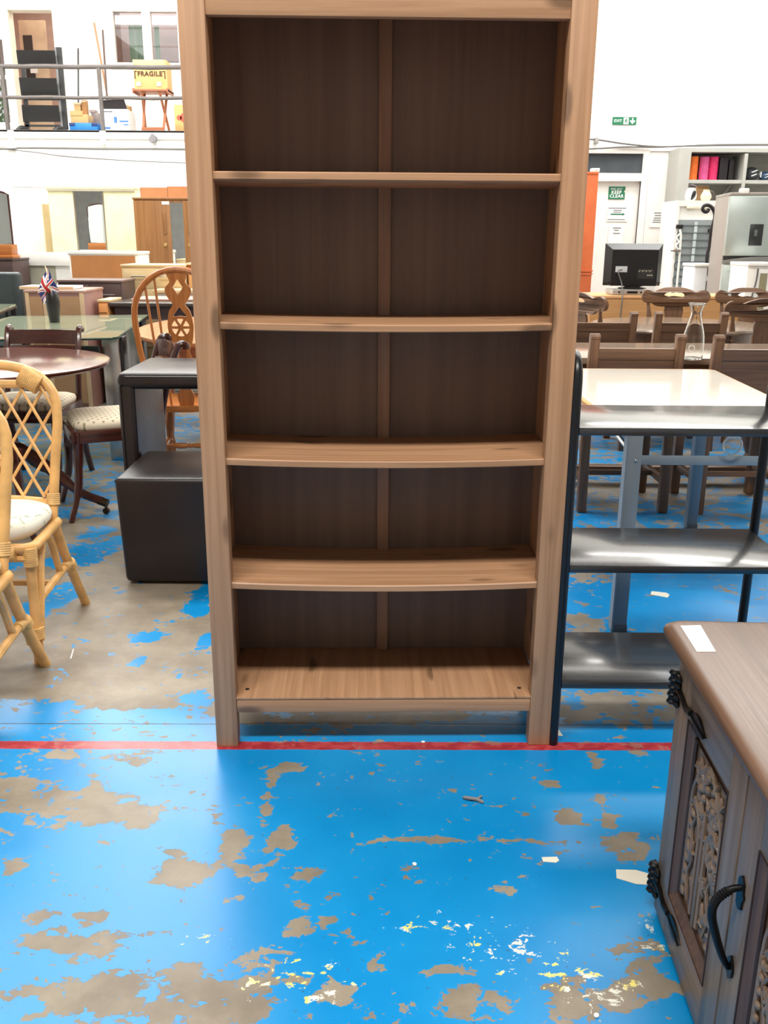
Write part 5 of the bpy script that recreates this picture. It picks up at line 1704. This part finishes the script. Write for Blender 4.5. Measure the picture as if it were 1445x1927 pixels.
# ---- tall orange cabinet beside the door
ORG = plain('orange_brown_varnish', (192, 96, 52), .4, var=.08)
t, h, z = casebox('tall_cabinet', 'tall orange-brown cabinet behind the right side of the pine bookcase', 1068, 323, 1127, 11.0, .4, ORG, 'cabinet', tth=.03, over=.0)
zk = at(1110, 508, 11.0).z
obj('moulding', MB().box(-h-.004, h+.006, -.012, .004, zk-.02, zk).box(-h-.004, h+.006, -.010, .004, zk-.055, zk-.035), ORG, t)
a = at(1116, 318, 10.98)
tg = thing('white_bracket', 'small white box on top of the tall orange-brown cabinet', 'box', (a.x+.04, 11.02, z))
obj('body', MB().box(-.045, .045, 0, .1, 0, .04, .004), WHITE, tg)
obj('tab', MB().box(.0, .02, -.004, 0, .01, .02), plain('grey_tab', (180, 178, 172), .5), tg)

# ---- open grey shelf wall
SG = plain('shelf_grey', (172, 172, 166), .55, var=.03)
SGB = plain('shelf_back_grey', (160, 158, 150), .6, var=.05)
YS = 11.55
sx0, sx1 = at(1279, 280, YS).x, 6.6
W3 = thing('shelf_wall', 'large open grey shelving built against the back wall behind the fridges', 'shelving', (sx0, YS, 0))
zt_ = at(1300, 278, YS).z
zsh = at(1300, 338, YS).z
s1 = at(1300, 300, YS).x-sx0
dv_ = at(1404, 300, YS).x-sx0
L = sx1-sx0
YD = YR-.03-YS
obj('side_panel', MB().box(0, s1, 0, YD, 0, zt_), SG, W3)
obj('top_rail', MB().box(s1, L, .003, YD, at(1350, 286, YS).z, zt_), SG, W3)
obj('divider', MB().box(dv_-.02, dv_+.02, 0, YD, 0, zt_-.06), SG, W3)
obj('divider', MB().box(dv_*2.1, dv_*2.1+.04, 0, YD, 0, zt_-.06), SG, W3)
obj('shelf', MB().box(s1, L, .006, YD, zsh-.04, zsh), SG, W3)
obj('shelf', MB().box(s1, L, .006, YD, zsh-.75, zsh-.71), SG, W3)
obj('back_panel', MB().box(s1, L, YD-.02, YD, 0.0, zt_-.02), SGB, W3)
obj('bracket', MB().bar((s1+.45, .3, zsh-.26), (s1+.62, .3, zsh-.04), .02, .03), SG, W3)
YI = YS+.12


def roller(px0, px1, py, rgb, label, ridged=True):
    a, b = at(px0, py, YI), at(px1, py, YI)
    r = (b.x-a.x)/2
    H = a.z-zsh
    t = thing('foam_roller', label, 'foam roller', ((a.x+b.x)/2, YI+r, zsh), 0)
    pr = [(r*.5, 0), (r, 0)]
    n = 12
    for i in range(n):
        z0 = H*i/n
        pr += [(r, z0+H/n*.12), (r*(.965 if ridged else 1), z0+H/n*.5), (r, z0+H/n*.88)]
    pr += [(r, H), (r*.5, H)]
    mt = plain('roller_%d_%d_%d' % rgb, rgb, .6, var=.12, scale=30)
    obj('foam_body', MB().lathe(pr, n=24), mt, t)
    obj('core', MB().lathe([(r*.42, 0), (r*.5, 0), (r*.5, H+.002), (r*.42, H+.002)], n=16), BLACK, t)


roller(1299, 1318, 294, (242, 118, 40), 'orange foam roller standing upright at the left end of the grey shelf')
roller(1320.5, 1338.5, 294.5, (226, 92, 152), 'soft pink foam roller next to the orange one on the grey shelf')
roller(1338.8, 1356, 294.5, (230, 48, 110), 'hot pink foam roller between the soft pink roller and the black box')
for x0, x1, py, lab in ((1356.5, 1372, 295.5, 'wide black box file standing right of the hot pink roller'), (1374, 1383, 299.5, 'narrow black box standing at the right of the wide black one')):
    a, b = at(x0, py, YI), at(x1, py, YI)
    t = thing('black_box', lab, 'box', ((a.x+b.x)/2, YI, zsh))
    h = (b.x-a.x)/2
    obj('body', MB().box(-h, h, 0, .2, 0, a.z-zsh, .006), plain('box_black', (36, 32, 36), .5), t)
    obj('lid_line', MB().box(-h-.002, h+.002, -.003, .2, (a.z-zsh)*.82, (a.z-zsh)*.84), plain('box_line', (66, 62, 66), .5), t)
for px, py, r_, rgb, lab in ((1418, 323, 14, (50, 54, 60), 'dark grey helmet with white stripes on the right part of the grey shelf'), (1444, 326, 10, (60, 84, 116), 'blue helmet cut by the right edge on the grey shelf')):
    a = at(px, py, YI)
    R_ = r_*YI/1700*.97
    t = thing('helmet', lab, 'helmet', (a.x, YI+.08, zsh+R_*.86))
    obj('shell', MB().ball((0, 0, 0), (R_, R_*1.05, R_*.86), None, 18, 12), plain('shell_%d' % rgb[2], rgb, .35, var=.15), t)
    for k in range(2):
        obj('stripe', MB().tube([(R_*1.0*math.sin(a_)*.8, -R_*1.0*math.cos(a_)*1.02, R_*(.25-.45*k)+.3*R_*math.sin(a_)) for a_ in (-.35, -.1, .15, .4, .65)], R_*.07, 6), PICT, t)
    obj('strap', MB().tube([(R_*.9, -.02, -.02), (R_*1.12, -.05, .02), (R_*1.1, -.05, -.04)], R_*.1, 6), PICT if px < 1430 else BLACK, t)

# ---- white fridge turned round: condenser coil
YFb = 10.4
a, b = at(1276, 377, YFb), at(1354, 375, YFb)
WF = thing('white_fridge', 'white fridge turned round to show its condenser coil under the grey shelf', 'fridge', ((a.x+b.x)/2, YFb, 0))
h = (b.x-a.x)/2
H = a.z
obj('cabinet', MB().box(-h, h, .03, .6, 0, H, .01), WHITE, WF)
obj('rear_rim', MB().box(-h, -h+.025, 0, .03, 0, H-.06).box(h-.02, h, 0, .03, 0, H-.06).box(-h, h, 0, .03, H-.06, H), WHITE, WF)
obj('back_plate', MB().box(-h+.025, h-.02, .022, .032, .05, H-.20), plain('coil_plate', (160, 168, 170), .5), WF)
obj('top_hinge_cover', MB().box(-h*.55, h*.5, -.01, .03, H-.085, H-.055, .004), plain('ivory_plastic', (236, 230, 200), .5), WF)
pts = []
n = 17
zc0, zc1 = H-.26, .25
for i in range(n):
    z = zc0-(zc0-zc1)*i/(n-1)
    dz = (zc0-zc1)/(n-1)/2
    x0, x1 = -h+.045, h-.05
    if i % 2 == 0:
        pts += [(x0, .005, z), (x1, .005, z), (x1+.018, .005, z-dz*.5), (x1+.018, .005, z-dz*1.5)]
    else:
        pts += [(x1, .005, z), (x0, .005, z), (x0-.018, .005, z-dz*.5), (x0-.018, .005, z-dz*1.5)]
obj('condenser_coil', MB().tube(pts[:-2], .009, 6), plain('coil_grey', (112, 120, 122), .45, .4), WF)
obj('drain_strip', MB().box(-.02, .015, .0, .006, .2, H-.22), plain('coil_strip', (200, 212, 214), .5), WF)
for px, py in ((1279, 426), (1340, 434)):
    q_ = at(px, py, YFb-.03)
    obj('spacer_clip', MB().box(q_.x-WF.location.x-.035, q_.x-WF.location.x+.035, -.04, .01, q_.z-.022, q_.z+.018, .004), BLACK, WF)
wire('mains_lead', [at(1279, 432, YFb-.06), at(1281, 442, YFb-.06), at(1280, 460, YFb-.06), at(1278, 490, YFb-.06), at(1275, 520, YFb-.06), at(1272, 560, YFb-.06), at(1270, 590, YFb-.06)], .012, 'white mains lead hanging down the back of the white fridge', mat=WHITE)
wire('plug_lead', [at(1279, 440, YFb-.07), at(1273, 447, YFb-.07), at(1277, 455, YFb-.07), at(1272, 462, YFb-.07), at(1276, 470, YFb-.07)], .009, 'short looped white lead with plug beside the fridge coil', mat=WHITE)
q_ = at(1274, 472, YFb-.08)
tag(obj('plug', MB().box(q_.x-.04, q_.x+.035, YFb-.10, YFb-.06, q_.z-.01, q_.z+.014, .004).tube([(q_.x-.07, YFb-.08, q_.z), (q_.x-.03, YFb-.08, q_.z)], .008, 6), plain('plug_grey', (120, 110, 100), .5)), 'grey brown plug dangling at the left of the fridge coil', 'plug')
# wrought iron crook
YC = 10.05
tag(obj('iron_crook', MB().tube(curve([at(x, y, YC) for x, y in ((1334, 393), (1331, 398), (1326, 398.5), (1322, 394), (1324, 388), (1331, 386), (1338, 389), (1343, 397), (1345, 406), (1343, 417), (1339, 430), (1337, 445), (1335, 462), (1331, 478), (1329.5, 494), (1327, 530), (1324, 560))]+[Vector((at(1322, 570, YC).x, YC, 0.0))], 4), .018, 8), plain('dark_iron', (44, 38, 40), .5, .4, var=.2)), 'black twisted iron crook standing in front of the fridge coil', 'pole')
# small white appliance
a, b = at(1308, 496, 9.5), at(1333, 496, 9.5)
SA = thing('under_counter_freezer', 'small white freezer side-on between the fridge coil and the silver fridge', 'freezer', ((a.x+b.x)/2, 9.5, 0))
h = (b.x-a.x)/2
obj('cabinet', MB().box(-h, h, 0, .38, 0, a.z-.03, .015), plain('freezer_white', (228, 232, 236), .4, var=.02), SA)
obj('worktop', MB().box(-h-.01, h+.07, -.02, .38, a.z-.03, a.z, .008), WHITE, SA)
obj('rear_recess', MB().box(h, h+.05, .02, .36, .1, a.z-.05), plain('recess_grey', (96, 94, 92), .6), SA)
obj('hinge_block', MB().box(h, h+.06, -.005, .02, a.z-.17, a.z-.12), WHITE, SA)
# silver fridge freezer
YV = 8.75
a, b = at(1375, 362, YV), at(1348, 360, YV+.6)
SF = thing('silver_fridge', 'tall silver fridge freezer with a dark water dispenser at the right edge', 'fridge', (a.x, YV, 0), -.13)
H = a.z
WD = .72
SIL = plain('silver_door', (176, 186, 182), .3, .35, var=.03)
TAUPE = plain('taupe_side', (150, 142, 134), .45, var=.03)
zsplit = at(1370, 488, YV).z
obj('cabinet', MB().box(0, WD, .05, .62, 0.02, H-.02, .008), TAUPE, SF)
ud = obj('door', MB().box(-.003, WD, -.02, .05, zsplit+.03, H-.03, .012), SIL, SF)
obj('door', MB().box(-.003, WD, -.02, .05, .06, zsplit-.04, .012), SIL, SF)
obj('door_gap', MB().box(0, WD, .02, .05, zsplit-.04, zsplit+.03), plain('gap_dark', (70, 68, 66), .5), SF)
m = MB().prism(c2([(-.003, zsplit-.04), (-.003, zsplit-.01), (.2, zsplit+.02), (.36, zsplit+.027), (.55, zsplit+.02), (WD, zsplit-.005), (WD, zsplit-.04)], 4), -.035, .0, 'xz')
obj('curved_handle', m, plain('handle_grey', (140, 140, 136), .35, .4), SF)
obj('top_cap', MB().box(-.003, WD, -.01, .62, H-.03, H, .008), TAUPE, SF)
dx0, dx1, dz0, dz1 = at(1406, 450, YV).x-a.x, at(1430, 450, YV).x-a.x, at(1415, 462, YV).z, at(1415, 422, YV).z
dp = obj('dispenser', MB().box(dx0, dx1, -.026, -.019, dz0, dz1, .003), plain('dispenser_black', (40, 42, 42), .35), SF)
obj('dispenser_paddle', MB().box(dx0+.04, dx1-.05, -.034, -.026, dz0+.08, dz1-.05, .003), plain('paddle_grey', (92, 96, 96), .4), dp)
q_ = at(1400, 359, YV)
obj('hinge_cover', MB().box(q_.x-a.x-.04, q_.x-a.x+.04, -.015, .05, H-.01, H+.035, .008), WHITE, SF)
# white appliance back at the right edge
a, b = at(1409, 494, 8.12), at(1470, 494, 8.12)
WA = thing('white_washer', 'white washing machine showing its back in front of the silver fridge', 'washing machine', ((a.x+b.x)/2, 8.12, 0))
h = (b.x-a.x)/2
H = a.z
obj('cabinet', MB().box(-h, h, 0.01, .42, 0, H-.03, .008), WHITE, WA)
obj('worktop', MB().box(-h-.005, h, -.01, .43, H-.03, H, .006), WHITE, WA)
px_ = lambda x: at(x, 520, 8.12).x-WA.location.x
obj('rear_panel', MB().box(px_(1431), px_(1443), .0, .012, .1, H-.09), plain('olive_panel', (150, 142, 112), .6), WA)
obj('rear_rib', MB().box(px_(1444), px_(1470), -.006, .012, .1, H-.05), WHITE, WA)
obj('lead', MB().tube(curve([(px_(1424), -.01, H-.05), (px_(1423), -.012, H-.15), (px_(1418), -.012, H-.3), (px_(1416), -.012, H-.45)], 4), .008, 6), plain('lead_grey', (100, 100, 100), .5), WA)
# jugs and boxes on the lower shelf
zl = at(1310, 374, YI).z
for nm, x0, x1, pt, lab in (('brown_box', 1311, 1334, 350, 'brown cardboard box on top of the white fridge below the rollers'),):
    a, b = at(x0, pt, 10.75), at(x1, pt, 10.75)
    t = thing('brown_carton', lab, 'box', ((a.x+b.x)/2, 10.75, WF.children[0].dimensions.z if False else at(1315, 376, YFb).z))
    h = (b.x-a.x)/2
    Ht = a.z-t.location.z
    obj('body', MB().box(-h, h, 0, .18, 0, Ht, .004), plain('carton_brown', (128, 98, 66), .8), t)
    obj('flap', MB().box(-h, h, -.01, 0, Ht-.01, Ht+.004), plain('carton_dark', (100, 74, 50), .8), t)
zf = at(1315, 376, YFb).z
a = at(1329, 374, 10.6)
JG = thing('cream_jug', 'small cream jug in front of the brown carton on the white fridge', 'jug', (a.x, 10.62, zf))
obj('body', MB().lathe(c2([(.04, 0), (.058, .03), (.055, .06), (.036, .095), (.034, .115)], 3), n=18), plain('jug_cream', (226, 208, 168), .4), JG)
obj('handle', MB().tube(curve([(.035, 0, .10), (.08, 0, .085), (.085, 0, .04), (.055, 0, .01)], 4), .008, 6), plain('jug_handle', (92, 80, 74), .4), JG)
a = at(1301, 372, 10.55)
KT = thing('white_kettle', 'white and black rounded kettle at the left end of the fridge top', 'kettle', (a.x, 10.58, zf))
obj('body', MB().lathe(c2([(.045, 0), (.06, .03), (.055, .09), (.035, .13)], 3), n=18), WHITE, KT)
obj('black_panel', MB().ball((.01, -.045, .055), (.03, .02, .055), Euler((0, .35, 0)), 12, 8), BLACK, KT)
obj('lid', MB().ball((.01, 0, .152), (.045, .035, .016), Euler((0, .25, 0)), 12, 8), plain('lid_plum', (52, 36, 46), .4), KT)
